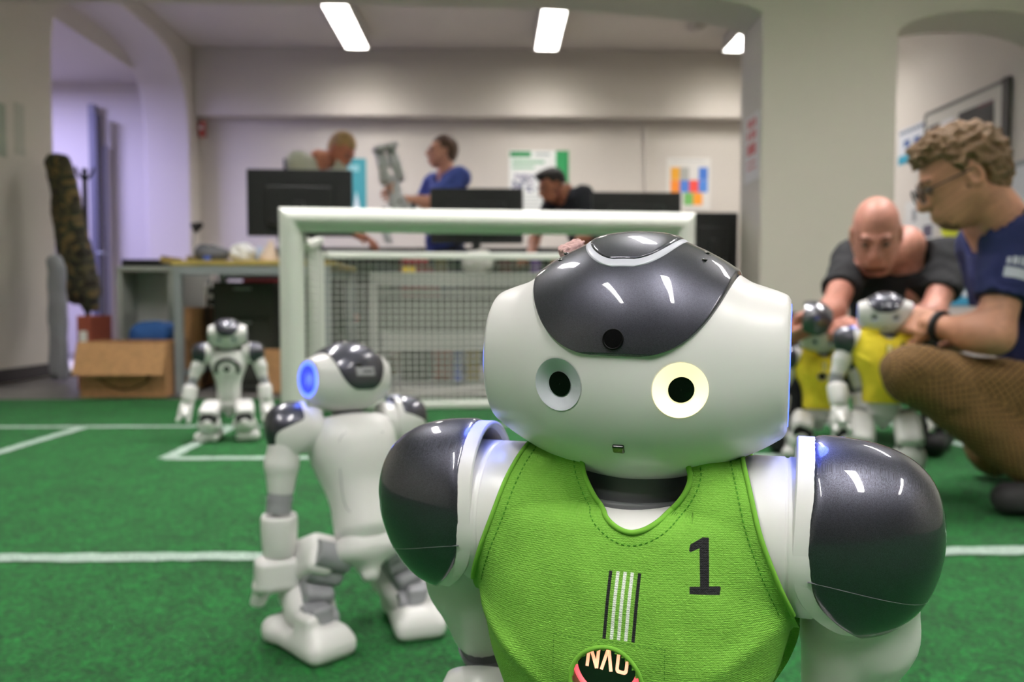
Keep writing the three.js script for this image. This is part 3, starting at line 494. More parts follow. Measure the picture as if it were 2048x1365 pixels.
    const ring = new THREE.Shape(); const rr = (p, w, hh, r) => { p.moveTo(-w + r, -hh); p.lineTo(w - r, -hh); p.quadraticCurveTo(w, -hh, w, -hh + r); p.lineTo(w, hh - r); p.quadraticCurveTo(w, hh, w - r, hh); p.lineTo(-w + r, hh); p.quadraticCurveTo(-w, hh, -w, hh - r); p.lineTo(-w, -hh + r); p.quadraticCurveTo(-w, -hh, -w + r, -hh); };
    rr(ring, 0.0025, h, 0.0018); const hole = new THREE.Path(); rr(hole, 0.0025 - t, h - t, 0.0009); ring.holes.push(hole);
    const og = new THREE.ExtrudeGeometry(ring, { depth: 0.0006, bevelEnabled: false }); og.translate(0.0060, 0, -0.0003); list.push(og);
    const lg = merge(list); lg.rotateZ(rad(-5)); lg.translate(0.0004, 0.0008, 0.0021); seat(lg);
    mesh('glowing_lettering', lg, M.ledLetter, btn);
  }
  // neck and head
  const NT = T.clone().multiply(L(0, 0.1265, 0));
  put('neck', G('neck', robotParts.neck), M.midgrey, NT);
  const HT = NT.clone().multiply(new THREE.Matrix4().makeRotationFromEuler(new THREE.Euler(rad(o.headPitch ?? 0), rad(o.headYaw ?? 0), rad(o.headRoll ?? 0), 'XYZ'))).multiply(L(0, 0.057, 0));
  HT.multiply(L(0, -0.0017, 0)).multiply(new THREE.Matrix4().makeScale(0.97, 0.97, 0.97)); const D = o.fancy ? 1 : 0, head = put('head', G('head' + D, () => D ? headGeo(260, 240) : headGeo(110, 110)), wm, HT);
  if (!o.noHelmet) {
    const hel = mesh('helmet', G('helmet' + D, () => headPatch(rad(3.5), rad(204), 0.0475, 3.0, 0.0016, -0.0022, D ? 140 : 70, D ? 90 : 48)), dm, head);
    if (o.fancy || !o.rearPort) mesh('touch_sensor_band', G('band' + D, () => headPatch(rad(43), rad(128), 0.0230, 2.4, 0.0021, 0.0008, 60, 40)), M.sensor, head);
    if (o.fancy || !o.rearPort) mesh('touch_plate', G('plate' + D, () => headPatch(rad(47), rad(125), 0.0208, 2.4, 0.0027, 0.0012, 60, 40)), dm, head);
    mesh('forehead_camera', G('fcam', () => { const e = V(-0.0006, 0.0108, faceZ(0, 0.0108)); const g = facePatch(e, 0.0001, 0.0041, 0.0021, false); const t = new THREE.TorusGeometry(0.0041, 0.0004, 8, 40); t.rotateX(-0.18); t.translate(e.x, e.y, e.z + 0.0019); return merge([g, t]); }), M.hole, head);
    if (o.fancy) for (const x of [0.0315, -0.0315]) for (const p of [60, 72]) { const c = headPt(x, rad(p), 0.0016), g = new THREE.SphereGeometry(0.0011, 10, 8); g.scale(1.4, 0.6, 1); g.translate(...c); mesh('vent_hole', g, M.black, head); }
    if (o.rearPort) {
      const port = (w, h, x, ph, m, nm) => { const c = headPt(x, rad(ph), 0.0015), g = bx(w, h, 0.003, 0, 0, 0, 0.001); g.rotateX(0.15); g.rotateY(0.02); g.translate(c[0], c[1], c[2]); mesh(nm, g, m, head); };
      port(0.034, 0.014, 0.002, 176, M.grey, 'rear_port_plate'); port(0.011, 0.009, 0.012, 167, M.black, 'rear_port_socket'); port(0.02, 0.004, -0.002, 176, M.blackMatte, 'rear_port_socket');
      mesh('vent_grille', [...Array(20).keys()].map((k) => { const c = headPt(-0.012 + (k % 5) * 0.004, rad(148 + Math.floor(k / 5) * 4), 0.0015), g = new THREE.SphereGeometry(0.0012, 8, 6); g.translate(...c); return g; }), M.black, head);
    }
  } else mesh('helmet_opening', G('opening', () => headPatch(rad(20), rad(120), 0.034, 3.5, 0.0008, -0.001, 40, 40)), std(C(60, 40, 22), 0.6), head);
  [-1, 1].forEach((s, i) => {
    const lit = o.eyeLit === s, ring = mesh('eye_ring', G('eyering' + i, () => facePatch(EYES[i], EP * 0.9, ER * (1.02), 0.0003)), lit ? M.eyeOn : M.eyeOff, head);
    mesh('pupil', G('pupil' + i, () => facePatch(EYES[i], 0.0001, EP * 0.98, 0.0009)), M.pupil, ring);
    const earMat = o.ears ? M.ledBlue : M.ledOff;
    const ear = mesh('ear_light_ring', sided('earring', s, () => { const g = lathe([[0.0225, 0.0680], [0.0275, 0.0680], [0.0280, 0.0688], [0.0277, 0.0692], [0.0225, 0.0692], [0.0225, 0.0680]], 64); g.rotateZ(-PI / 2); g.translate(0, -0.0012, 0); return g; }), earMat, head);
    mesh('ear_speaker', sided('earspk', s, () => cyl(0.0225, 0.0225, 0.0012, 0.0684, -0.0012, 0, 'x', 40)), o.ears ? M.ledDim : M.grey, ear);
    if (o.grille) mesh('speaker_grille', sided('eargrille', s, () => { const l = []; for (let a = -3; a <= 3; a++) for (let b = -3; b <= 3; b++) { const y = a * 0.0058 + (b & 1) * 0.0029, z = b * 0.0058; if (Math.hypot(y, z) < 0.020) l.push(cyl(0.0017, 0.0017, 0.0005, 0.0691, y - 0.0012, z, 'x', 10)); } return merge(l); }), M.midgrey, ear);
    if (o.ears) { const l = new THREE.PointLight(new THREE.Color(0.12, 0.2, 1.0), o.earPower ?? 0.009); l.position.set(s * 0.076, -0.0015, 0); l.name = 'ear_light'; l.shadow.radius = 0.6; head.add(l); }
  });
  mesh('mouth_camera', G('mcam', () => { const y0 = -0.036, z = faceZ(0, y0), g = bx(0.0052, 0.0046, 0.004, 0, 0, 0, 0.0008); g.rotateX(0.75); g.translate(0.0006, y0, z - 0.0012); return g; }), M.black, head);
  // arms
  [-1, 1].forEach((s) => {
    const a = s > 0 ? o.armL : o.armR, up = V(...(a?.up ?? [0.1, -1, 0.1])), fo = V(...(a?.fore ?? [0, -1, 0.5])); up.x *= s; fo.x *= s;
    const qu = dirQuat(up), qf = dirQuat(fo), SM = T.clone().multiply(L(s * 0.098, 0.1, 0)), UM = SM.clone().multiply(new THREE.Matrix4().makeRotationFromQuaternion(qu));
    const PM = SM.clone().multiply(new THREE.Matrix4().makeRotationFromEuler(new THREE.Euler(rad(a?.pad ?? 0), 0, 0)));
    const pad = put('shoulder_pad', sided('hoodw', s, hoodWhite), wm, PM);
    mesh('shoulder_cap', sided('hoodd', s, hoodDark), dm, pad);
    if (o.fancy) mesh('cap_seam', sided('hoods', s, hoodSeam), M.midgrey, pad);
    put('upper_arm', G('upper', robotParts.upper), wm, UM);
    const el = put('elbow', G('elbow', robotParts.elbow), o.fancy ? M.midgrey : M.grey, UM);
    if (o.fancy) for (let k = 0; k < 4; k++) mesh('elbow_slot', G('slot', robotParts.slot), M.blackMatte, el).rotation.y = k * PI / 2 + 0.4;
    const EM = UM.clone().multiply(L(0, -0.1, 0)); const ep = V().setFromMatrixPosition(EM), TQ = new THREE.Quaternion().setFromRotationMatrix(T);
    const FM = new THREE.Matrix4().compose(ep, TQ.clone().multiply(qf), V(1, 1, 1)).multiply(L(0, -0.014, 0));
    put('forearm', G('forearm', robotParts.forearm), wm, FM);
    put('hand', G('hand', robotParts.hand), a?.handMat ?? wm, FM.clone().multiply(L(0, -0.062, 0)).multiply(new THREE.Matrix4().makeScale(1.15 * (a?.handScale ?? 1), 1.1, 1.15 * (a?.handScale ?? 1))));
  });
  // legs
  put('pelvis', G('pelvis', robotParts.pelvis), wm, T);
  [-1, 1].forEach((s, i) => {
    const [a, b, spl = 3, toe = 6] = legs[i], hip = V(s * 0.05, -0.085, 0).applyMatrix4(T), sp = rad(spl) * s;
    const th = V(Math.sin(sp), -Math.cos(rad(a)), Math.sin(rad(a))), sh = V(Math.sin(sp) * 0.6, -Math.cos(rad(b)), -Math.sin(rad(b)));
    const qt = dirQuat(th), qs = dirQuat(sh), TM = new THREE.Matrix4().compose(hip, qt, V(s, 1, 1)), TMp = new THREE.Matrix4().compose(hip, qt, V(1, 1, 1));
    put('thigh', sided('thigh', s, robotParts.thigh), wm, TMp); put('thigh_motor', G('thighMotor', robotParts.thighMotor), M.grey, TMp); put('knee', G('knee', robotParts.knee), M.blackPlastic, TMp);
    const kn = V(0, -0.1, 0).applyMatrix4(TMp), SM = new THREE.Matrix4().compose(kn, qs, V(1, 1, 1));
    put('shin', G('shin', robotParts.shin), wm, SM); put('calf_motor', G('calf', robotParts.calf), M.grey, SM);
    const an = V(0, -0.1029, 0).applyMatrix4(SM), AM = new THREE.Matrix4().compose(an, new THREE.Quaternion().setFromAxisAngle(V(0, 1, 0), rad(toe) * s), V(1, 1, 1));
    if (o.footPitch) AM.multiply(new THREE.Matrix4().makeRotationX(rad(o.footPitch)));
    put('ankle', G('ankle', robotParts.ankle), M.grey, AM); put('foot', sided('foot', s, robotParts.foot), wm, AM);
  });
  root.updateMatrixWorld(true);
  return root;
}
const greenJersey = { mat: jerseyMat('#72ad38', '#4b841c', '1', true), hem: std(C(112, 172, 52), 0.88), label: 'bright green jersey with a black number 1 and stripes' };
const yellowJersey = (n) => ({ mat: jerseyMat('#f3dd38', '#a08c10', n, false), hem: std(C(238, 216, 52), 0.88), label: 'yellow jersey' });
// the robot in front
{
  const H = at(1272, 707, 0.3715);
  const r = robot({ label: 'robot in green jersey with number 1, dark helmet and one lit yellow eye', pos: [H.x, 0, H.z], yaw: rad(-18.9 - 1.4), torsoY: H.y - 0.1835, legs: [[37, 37], [37, 37]],
    jersey: greenJersey, fancy: true, ears: true, eyeLit: 1, button: true,
    headRoll: -1, armR: { up: [-0.1, -0.86, -0.46], fore: [-0.12, -0.75, 0.65], pad: 0 }, armL: { up: [-0.04, -0.88, -0.4], fore: [-0.45, -0.6, 0.65], pad: 0 } });
  // bit of pink foam stuck on the helmet
  const p = V(...headPt(-0.034, rad(105), 0.006)), hd = r.getObjectByName('head'); p.applyMatrix4(hd.matrixWorld);
  const foam = tag(mesh('foam_block', sdfGeo((x, y, z) => rbox([0, 0, 0], [0.0058, 0.004, 0.005], 0.0012)(x, y, z) + 0.0009 * perlin.noise(x * 500, y * 500, z * 500), [-0.01, -0.008, -0.008], [0.01, 0.008, 0.008], 0.0007), std(C(205, 168, 164), 0.95)), 'small pink foam block stuck on the dark helmet of the green jersey robot', 'foam');
  foam.position.copy(p); foam.rotation.set(0.2, 0.3, 0.42);
}

// the other robots
robot({ name: 'humanoid_robot', label: 'white robot walking away in a deep crouch, blue ear ring glowing', pos: [-0.203, 0.001, -1.21], yaw: rad(210), torsoPitch: 22, torsoY: 0.2145, headPitch: -13, headYaw: 14, rearPort: true, grille: true, ears: true, earPower: 0.006,
  legs: [[63, 63.4, 10, 14], [63, 63.4, 10, 14]], armL: { up: [0.14, -0.92, 0.3], fore: [0.02, -0.93, 0.37], pad: -8, handScale: 1.45 }, armR: { up: [0.3, -0.92, 0.3], fore: [0, -0.93, 0.37], pad: -8 } });
robot({ label: 'white robot without a jersey crouching on the field by the cardboard boxes', pos: [-0.99, 0.002, -3.02], yaw: rad(12), headPitch: 12, chestBand: true, legs: [[65, 67, 6, 4], [65, 67, 6, 4]], armL: { up: [0.3, -1, 0.1], fore: [0.12, -1, 0.25] }, armR: { up: [0.3, -1, 0.15], fore: [0.2, -1, 0.3] } });
robot({ label: 'crouching yellow jersey robot with its helmet taken off', pos: [1.085, 0.002, -2.62], yaw: rad(-14), headPitch: 8, looseJersey: true, jersey: yellowJersey(null), noHelmet: true, legs: [[64, 66, 8, 6], [64, 66, 8, 6]], armL: { up: [0.25, -1, 0.1], fore: [0, -0.8, 0.6] }, armR: { up: [0.2, -1, 0.1], fore: [0.1, -1, 0.3] } });
robot({ label: 'standing yellow jersey robot with a glowing blue ear', pos: [1.052, 0.002, -2.12], yaw: rad(-20), headPitch: 2, headYaw: -6, looseJersey: true, jersey: yellowJersey('5'), ears: true, earPower: 0.006, legs: [[34, 36, 4, 4], [34, 36, 4, 4]], armL: { up: [0.2, -1, 0.1], fore: [0, -0.8, 0.6] }, armR: { up: [0.22, -1, 0.12], fore: [-0.1, -1, 0.5] } });
{ const p = at(767, 292, 5.45); robot({ label: 'grey robot held upside down by the man in the blue shirt', pos: p, yaw: rad(200), lean: [PI, rad(14)], legs: [[8, 6, -4, 0], [12, 10, -4, 0]], white: std(C(205, 206, 208), 0.35), armL: { up: [0.4, 0.6, 0.4], fore: [0, 1, 0.3] }, armR: { up: [0.4, 0.6, 0.4], fore: [0, 1, 0.3] } }); }

// ---------- people ----------
const mat4 = (o) => new THREE.Matrix4().compose(o.p, o.q, V(1, 1, 1));
const A = (v) => [v.x, v.y, v.z];
function headSkin(o = {}) {
  const f0 = uni(0.03, ellip([0, 0.035, -0.015], [0.072, 0.083, 0.093]), ellip([0, -0.028, 0.018], [0.060, 0.085, 0.074]), ellip([0, -0.078, 0.040], [0.042, 0.032, 0.042]), cone([0.052, -0.045, 0.0], [0.02, -0.085, 0.045], 0.022, 0.02), cone([-0.052, -0.045, 0.0], [-0.02, -0.085, 0.045], 0.022, 0.02));
  const f1 = uni(0.012, f0, cone([0, 0.012, 0.088], [0, -0.030, 0.106], 0.008, 0.0125), cone([-0.012, -0.034, 0.095], [0.012, -0.034, 0.095], 0.009, 0.009), cone([-0.034, 0.020, 0.078], [0.034, 0.020, 0.078], 0.011, 0.011), cone([-0.019, -0.062, 0.086], [0.019, -0.062, 0.086], 0.0075, 0.0075), cone([-0.016, -0.073, 0.084], [0.016, -0.073, 0.084], 0.0075, 0.0075));
  let f = f1; for (const s of [1, -1]) f = sub(0.012, f, ellip([s * 0.032, 0.0, 0.098], [0.017, 0.011, 0.016]));
  for (const s of [1, -1]) f = uni(0.008, f, sub(0.006, ellip([s * 0.074, -0.008, -0.012], [0.012, 0.033, 0.020]), ellip([s * 0.084, -0.006, -0.008], [0.007, 0.02, 0.011])));
  return uni(0.02, f, cone([0, -0.06, -0.03], [0, -0.14, -0.045], 0.055, 0.056));
}
const headGeoP = () => G('phead', () => sdfGeo(headSkin(), [-0.1, -0.16, -0.13], [0.1, 0.13, 0.13], 0.005));
function hairGeo(kind) {
  return G('hair_' + kind, () => {
    const fz = { curly: 0.014, short: 0.004, wavy: 0.006 }[kind], big = { curly: [0.081, 0.092, 0.101], short: [0.077, 0.088, 0.098], wavy: [0.078, 0.090, 0.100] }[kind];
    let f = uni(0.02, ellip([0, 0.040, -0.018], big), ellip([0, -0.005, -0.052], [0.068, 0.075, 0.06]));
    if (kind === 'curly') f = uni(0.02, f, ellip([0, 0.095, 0.022], [0.062, 0.034, 0.062]));
    if (kind === 'wavy') f = uni(0.02, f, ellip([0, 0.095, 0.045], [0.058, 0.03, 0.045]));
    const noisy = (x, y, z) => f(x, y, z) + fz * perlin.noise(x * (kind === 'curly' ? 55 : 30), y * (kind === 'curly' ? 55 : 60), z * (kind === 'curly' ? 55 : 30));
    const line = (x, y, z) => { // below the hairline: forehead, then in front of the ears, then the nape
      const h = z > 0.03 ? 0.062 : z > -0.005 ? mix(0.0, 0.062, (z + 0.005) / 0.035) - (Math.abs(x) > 0.05 ? 0.012 : 0) : mix(-0.07, 0.0, clamp((z + 0.06) / 0.055, 0, 1)); return h - y; };
    return sdfGeo((x, y, z) => Math.max(noisy(x, y, z), line(x, y, z) * 0.7), [-0.11, -0.1, -0.14], [0.11, 0.16, 0.12], 0.006);
  });
}
const fringeGeo = () => G('fringe', () => sdfGeo((x, y, z) => Math.max(uni(0.01, ellip([0, 0.012, -0.05], [0.0755, 0.036, 0.058]))(x, y, z), Math.max(-0.055 - y, 0.045 - y - 0.09 * (0.5 - z * 4)) - 0.02), [-0.09, -0.07, -0.13], [0.09, 0.06, 0.03], 0.006));
const beardGeo = () => G('beard', () => sdfGeo((x, y, z) => Math.max(uni(0.02, ellip([0, -0.078, 0.042], [0.047, 0.038, 0.048]), cone([0.056, -0.03, 0.004], [0.022, -0.088, 0.048], 0.019, 0.02), cone([-0.056, -0.03, 0.004], [-0.022, -0.088, 0.048], 0.019, 0.02))(x, y, z) + 0.003 * perlin.noise(x * 120, y * 120, z * 120), -ellip([0, -0.064, 0.095], [0.024, 0.012, 0.02])(x, y, z)), [-0.09, -0.13, -0.03], [0.09, 0.01, 0.11], 0.005));
// hand: origin at the wrist, fingers along +y, palm towards +z; curl in degrees per joint
function handGeo(curl, side) {
  return G(`phand${curl}${side}`, () => {
    const fs = [rbox([0, 0.048, 0], [0.038, 0.046, 0.014], 0.013), cone([0, -0.02, 0], [0, 0.02, 0], 0.024, 0.025)];
    const finger = (x, y, L, r, fan, c) => { let p = V(x, y, 0), a = 0; for (let k = 0; k < 3; k++) { a += rad(c); const l = L * [0.45, 0.32, 0.23][k], q = p.clone().add(V(Math.sin(rad(fan)) * l, Math.cos(a) * l, Math.sin(a) * l)); fs.push(cone(A(p), A(q), r * (1 - k * 0.08), r * (0.92 - k * 0.08))); p = q; } };
    finger(-0.029, 0.086, 0.064, 0.0085, -5, curl * 1.05); finger(-0.010, 0.092, 0.080, 0.0092, -2, curl); finger(0.010, 0.092, 0.084, 0.0095, 1, curl * 0.95); finger(0.029, 0.088, 0.075, 0.0092, 5, curl * 0.9);
    const t0 = V(0.030, 0.022, 0.006), t1 = V(0.056, 0.052, 0.020), t2 = V(0.060, 0.078, 0.036), t3 = V(0.054, 0.094, 0.050); fs.push(cone(A(t0), A(t1), 0.014, 0.0115), cone(A(t1), A(t2), 0.0115, 0.0098), cone(A(t2), A(t3), 0.0098, 0.0085));
    const f = uni(0.006, ...fs), g = sdfGeo(f, [-0.06, -0.05, -0.04], [0.08, 0.2, 0.12], 0.0042);
    return side < 0 ? mirrorX(g) : g;
  });
}
function basisQ(y, z) { const yy = y.clone().normalize(), x = yy.clone().cross(z).normalize(), zz = x.clone().cross(yy); return new THREE.Quaternion().setFromRotationMatrix(new THREE.Matrix4().makeBasis(x, yy, zz)); }
function boxOf(pts, pad) { const lo = [1e9, 1e9, 1e9], hi = [-1e9, -1e9, -1e9]; for (const p of pts) A(p).forEach((v, k) => { lo[k] = Math.min(lo[k], v - pad); hi[k] = Math.max(hi[k], v + pad); }); return [lo, hi]; }
function boneUV(g, bones) { // cloth wraps round the nearest bone
  const p = g.attributes.position, uv = g.attributes.uv, q = V(0, 0, 0);
  for (let i = 0; i < p.count; i++) {
    let best = 1e9, u = 0, v = 0; q.fromBufferAttribute(p, i);
    for (const [a, b, s] of bones) { const d = b.clone().sub(a), L = d.length(); d.divideScalar(L); const r = q.clone().sub(a), t = r.dot(d), off = r.clone().addScaledVector(d, -clamp(t, 0, L)), l = off.length(); if (l < best) { best = l; const e1 = V(s ? 1 : -1, 0, 0).addScaledVector(d, -d.x * (s ? 1 : -1)).normalize(), e2 = d.clone().cross(e1); u = Math.atan2(off.dot(e2), off.dot(e1)) * 0.072; v = t; } }
    uv.setXY(i, u, v);
  }
  return g;
}
function person(o) {
  const root = thing('person', o.label, 'person', [o.base[0], 0, o.base[1]], rad(o.yaw)), inv = new THREE.Matrix4().compose(root.position, root.quaternion, V(1, 1, 1)).invert();
  const W = (p) => p.clone().applyMatrix4(inv), L = rad(o.lean), up = V(0, Math.cos(L), Math.sin(L)), hip = V(0, o.hipH, 0), lat = V(Math.cos(rad(o.twist ?? 0)), 0, -Math.sin(rad(o.twist ?? 0)));
  const k = o.size ?? 1, neck = hip.clone().addScaledVector(up, 0.50 * k), chest = hip.clone().addScaledVector(up, 0.3 * k), sh = [-1, 1].map((s) => hip.clone().addScaledVector(up, 0.445 * k).addScaledVector(lat, s * 0.168 * k));
  const hq = new THREE.Quaternion().setFromEuler(new THREE.Euler(rad(o.head.pitch), rad(o.head.yaw), rad(o.head.roll ?? 0), 'YXZ')), hp = W(o.head.at);
  const arms = o.arms.map((a) => ({ e: W(a.e), w: W(a.w), h: W(a.h), palm: a.palm ?? V(0, -1, 0), curl: a.curl ?? 25 }));
  const legs = o.legs.map((l) => ({ k: W(l.k), a: W(l.a), t: W(l.t) })), hips = [-1, 1].map((s) => hip.clone().add(V(s * 0.095, -0.02, 0)));
  // skin: body core, neck and arms in one field; head and hands from finer grids
  const neckEnd = V(0, -0.11, -0.04).applyQuaternion(hq).add(hp);
  const sk = [cone(A(hip), A(chest), 0.10, 0.11), cone(A(chest), A(neck), 0.10, 0.055), cone(A(neck), A(neckEnd), 0.062, 0.056)];
  arms.forEach((a, i) => { const mid = a.e.clone().lerp(a.w, 0.3); sk.push(cone(A(sh[i]), A(a.e), 0.050 * k, 0.040 * k), cone(A(a.e), A(mid), 0.041 * k, 0.042 * k), cone(A(mid), A(a.w), 0.042 * k, 0.028 * k)); });
  const [lo, hi] = boxOf([hip, neck, neckEnd, ...sh, ...arms.flatMap((a) => [a.e, a.w])], 0.1);
  const parts = [sdfGeo(uni(0.03, ...sk), lo, hi, 0.013)];
  const hg = headGeoP().clone().applyMatrix4(mat4({ p: hp, q: hq })); parts.push(hg);
  arms.forEach((a, i) => { const d = a.h.clone().sub(a.w), g = handGeo(a.curl, i ? 1 : -1).clone().applyMatrix4(mat4({ p: a.w, q: basisQ(d, a.palm) })); parts.push(g); });
  mesh('body', parts, o.skin, root);
  // shirt in the frame of the torso
  const cs = Math.cos(L), sn = Math.sin(L), local = (f) => (x, y, z) => { const yy = (y - hip.y), zz = z - hip.z; return f(x - hip.x, yy * cs + zz * sn, -yy * sn + zz * cs); };
  const sl = o.sleeve ?? 0.62, body = local(uni(0.08, ellip([0, 0.31 * k, -0.005], [0.172 * k, 0.185 * k, 0.118 * k]), ellip([0, 0.1 * k, 0.01], [0.158 * k, 0.2 * k, 0.122 * k])));
  const sf = [body, cone(A(sh[0].clone().addScaledVector(up, 0.005)), A(sh[1].clone().addScaledVector(up, 0.005)), 0.062 * k, 0.062 * k)], ends = [];
  arms.forEach((a, i) => { const q = sh[i].clone().lerp(a.e, sl + 0.08); sf.push(cone(A(sh[i]), A(q), 0.068 * k, 0.060 * k)); ends.push([sh[i].clone().lerp(a.e, sl), a.e.clone().sub(sh[i]).normalize(), sh[i]]); });
  const wr = (x, y, z) => 0.007 * perlin.noise(x * 13, y * 13, z * 13) + 0.004 * perlin.noise(x * 30, y * 22, z * 30);
  const shirtF = uni(0.05, ...sf), nk = cone(A(neck.clone().addScaledVector(up, -0.03).add(V(0, 0, 0.03))), A(neckEnd), o.neckR ?? 0.072, 0.07);
  const shirt = (x, y, z) => { let d = shirtF(x, y, z) + wr(x, y, z); d = Math.max(d, -nk(x, y, z)); for (const [e, n, s] of ends) { const q = (x - e.x) * n.x + (y - e.y) * n.y + (z - e.z) * n.z; const r2 = Math.hypot(x - e.x, y - e.y, z - e.z); if (r2 < 0.16) d = Math.max(d, Math.min(q, 0.11 - Math.hypot(x - e.x - n.x * q, y - e.y - n.y * q, z - e.z - n.z * q) + 0 < 0 ? -1 : q)); } return Math.max(d, hip.y - 0.1 - y); };
  const [l2, h2] = boxOf([hip, neck, ...sh, ...ends.map((e) => e[0])], 0.17);
  const sm = mesh('shirt', sdfGeo(shirt, l2, h2, 0.0125), o.shirt, root); sm.userData.label = o.shirtLabel;
  if (o.print) o.print(sm, sh, ends, shirt);
  // trousers
  const tf = [ellip([hip.x, hip.y - 0.02, hip.z], [0.165, 0.12, 0.125])];
  legs.forEach((l, i) => { const cut_ = l.k.clone().lerp(l.a, 0.93); tf.push(cone(A(hips[i]), A(l.k), 0.088, 0.066), cone(A(l.k), A(cut_), 0.064, 0.052)); });
  const [l3, h3] = boxOf([hip, ...legs.flatMap((l) => [l.k, l.a])], 0.17), tfu = uni(0.04, ...tf);
  mesh('trousers', boneUV(sdfGeo((x, y, z) => tfu(x, y, z) + wr(x, y + 3, z), l3, h3, 0.0135), legs.flatMap((l, i) => [[hips[i], l.k, i], [l.k, l.a, i]])), o.trousers, root).userData.label = o.trouserLabel;
  legs.forEach((l) => { const d = l.t.clone().sub(l.a).setY(0).normalize(), heel = l.a.clone().addScaledVector(d, -0.04), toe = l.a.clone().addScaledVector(d, 0.17); heel.y = toe.y = 0.045; const f = cut(uni(0.04, cone(A(heel), A(toe.clone().setY(0.04)), 0.043, 0.038), cone(A(l.a), A(heel), 0.045, 0.045)), (x, y) => 0.004 - y), [a, b] = boxOf([heel, toe, l.a], 0.08); mesh('shoe', sdfGeo(f, a, b, 0.009), o.shoes, root); });
  // hair, eyes, extras ride on the head
  const hm = (name, g, m) => { const q = mesh(name, g, m, root); q.position.copy(hp); q.quaternion.copy(hq); return q; };
  if (o.hair) hm('hair', hairGeo(o.hair[0]), o.hair[1]);
  if (o.bald) hm('hair_fringe', fringeGeo(), o.bald);
  if (o.beard) hm('beard', beardGeo(), o.beard);
  for (const s of [1, -1]) { const e = new THREE.SphereGeometry(0.0115, 16, 12); e.translate(s * 0.031, 0.001, 0.080); hm('eye', e, M.eyeball); const b = tube([V(s * 0.016, 0.022, 0.092), V(s * 0.032, 0.026, 0.087), V(s * 0.048, 0.020, 0.074)], 0.0035, 10, 6); hm('eyebrow', b, o.brow ?? M.brow); }
  if (o.glasses) {
    const fr = []; for (const s of [1, -1]) { const t = new THREE.TorusGeometry(0.024, 0.0022, 8, 28); t.scale(1.05, 0.85, 1); t.translate(s * 0.033, -0.002, 0.103); fr.push(t, tube([V(s * 0.058, 0.002, 0.100), V(s * 0.075, 0.004, 0.05), V(s * 0.08, 0.006, -0.01)], 0.002, 12, 6)); } fr.push(tube([V(-0.009, 0.002, 0.105), V(0, 0.005, 0.108), V(0.009, 0.002, 0.105)], 0.002, 8, 6));
    hm('glasses_frame', fr, M.blackPlastic);
    for (const s of [1, -1]) { const c = new THREE.CircleGeometry(0.0235, 28); c.scale(1.05, 0.85, 1); c.translate(s * 0.033, -0.002, 0.103); hm('glasses_lens', c, M.lens); }
  }
  if (o.watch) { const a = arms[1], d = a.w.clone().sub(a.e).normalize(), c = a.w.clone().addScaledVector(d, -0.012), t = new THREE.TorusGeometry(0.032, 0.009, 10, 32); t.scale(1, 1, 1.1); const q = mesh('wristwatch', t, M.blackMatte, root); q.position.copy(c); q.quaternion.setFromUnitVectors(V(0, 0, 1), d); }
  return root;
}
M.eyeball = std(C(128, 98, 86), 0.3); M.brow = std(C(70, 50, 38), 0.9);
M.lens = new THREE.MeshPhysicalMaterial({ color: 0xffffff, roughness: 0.02, transmission: 1, thickness: 0, ior: 1.5 });
const skinTex = noiseTex(128, (u, v) => { const k = 1 + 0.1 * (n8(u, v) - 0.5) + 0.12 * (n32(u, v) - 0.5); return [k * 0.92, k * 0.88, k * 0.86]; }, 6, true);
const skin = (r, g, b) => phy(C(r, g, b), 0.48, { map: skinTex, sheen: 0.2, sheenRoughness: 0.6 });
const hairTex = noiseTex(128, (u, v) => 0.62 + 0.7 * (n64(u, v * 0.4) - 0.5) + 0.3 * (nr() - 0.5), 9);
const hairM = (r, g, b) => std(C(r, g, b), 0.6, { bumpMap: hairTex, bumpScale: 0.004 });
const clothBump = noiseTex(128, (u, v) => 0.5 + 0.5 * (n64(u, v) - 0.5) + 0.3 * (nr() - 0.5), 14);
const cloth = (r, g, b) => std(C(r, g, b), 0.9, { bumpMap: clothBump, bumpScale: 0.002 });
const checkTex = canvasTex(128, 128, (c, w, h) => { c.fillStyle = '#7d5d33'; c.fillRect(0, 0, w, h); c.lineWidth = 20; c.strokeStyle = '#38280f'; for (const [a, b, d, e] of [[0, 0, 128, 128], [128, 0, 0, 128]]) { c.beginPath(); c.moveTo(a, b); c.lineTo(d, e); c.stroke(); } c.fillStyle = '#b08a52'; for (const [x, y] of [[64, 18], [64, 110], [18, 64], [110, 64]]) c.fillRect(x - 7, y - 7, 14, 14); }, 54);
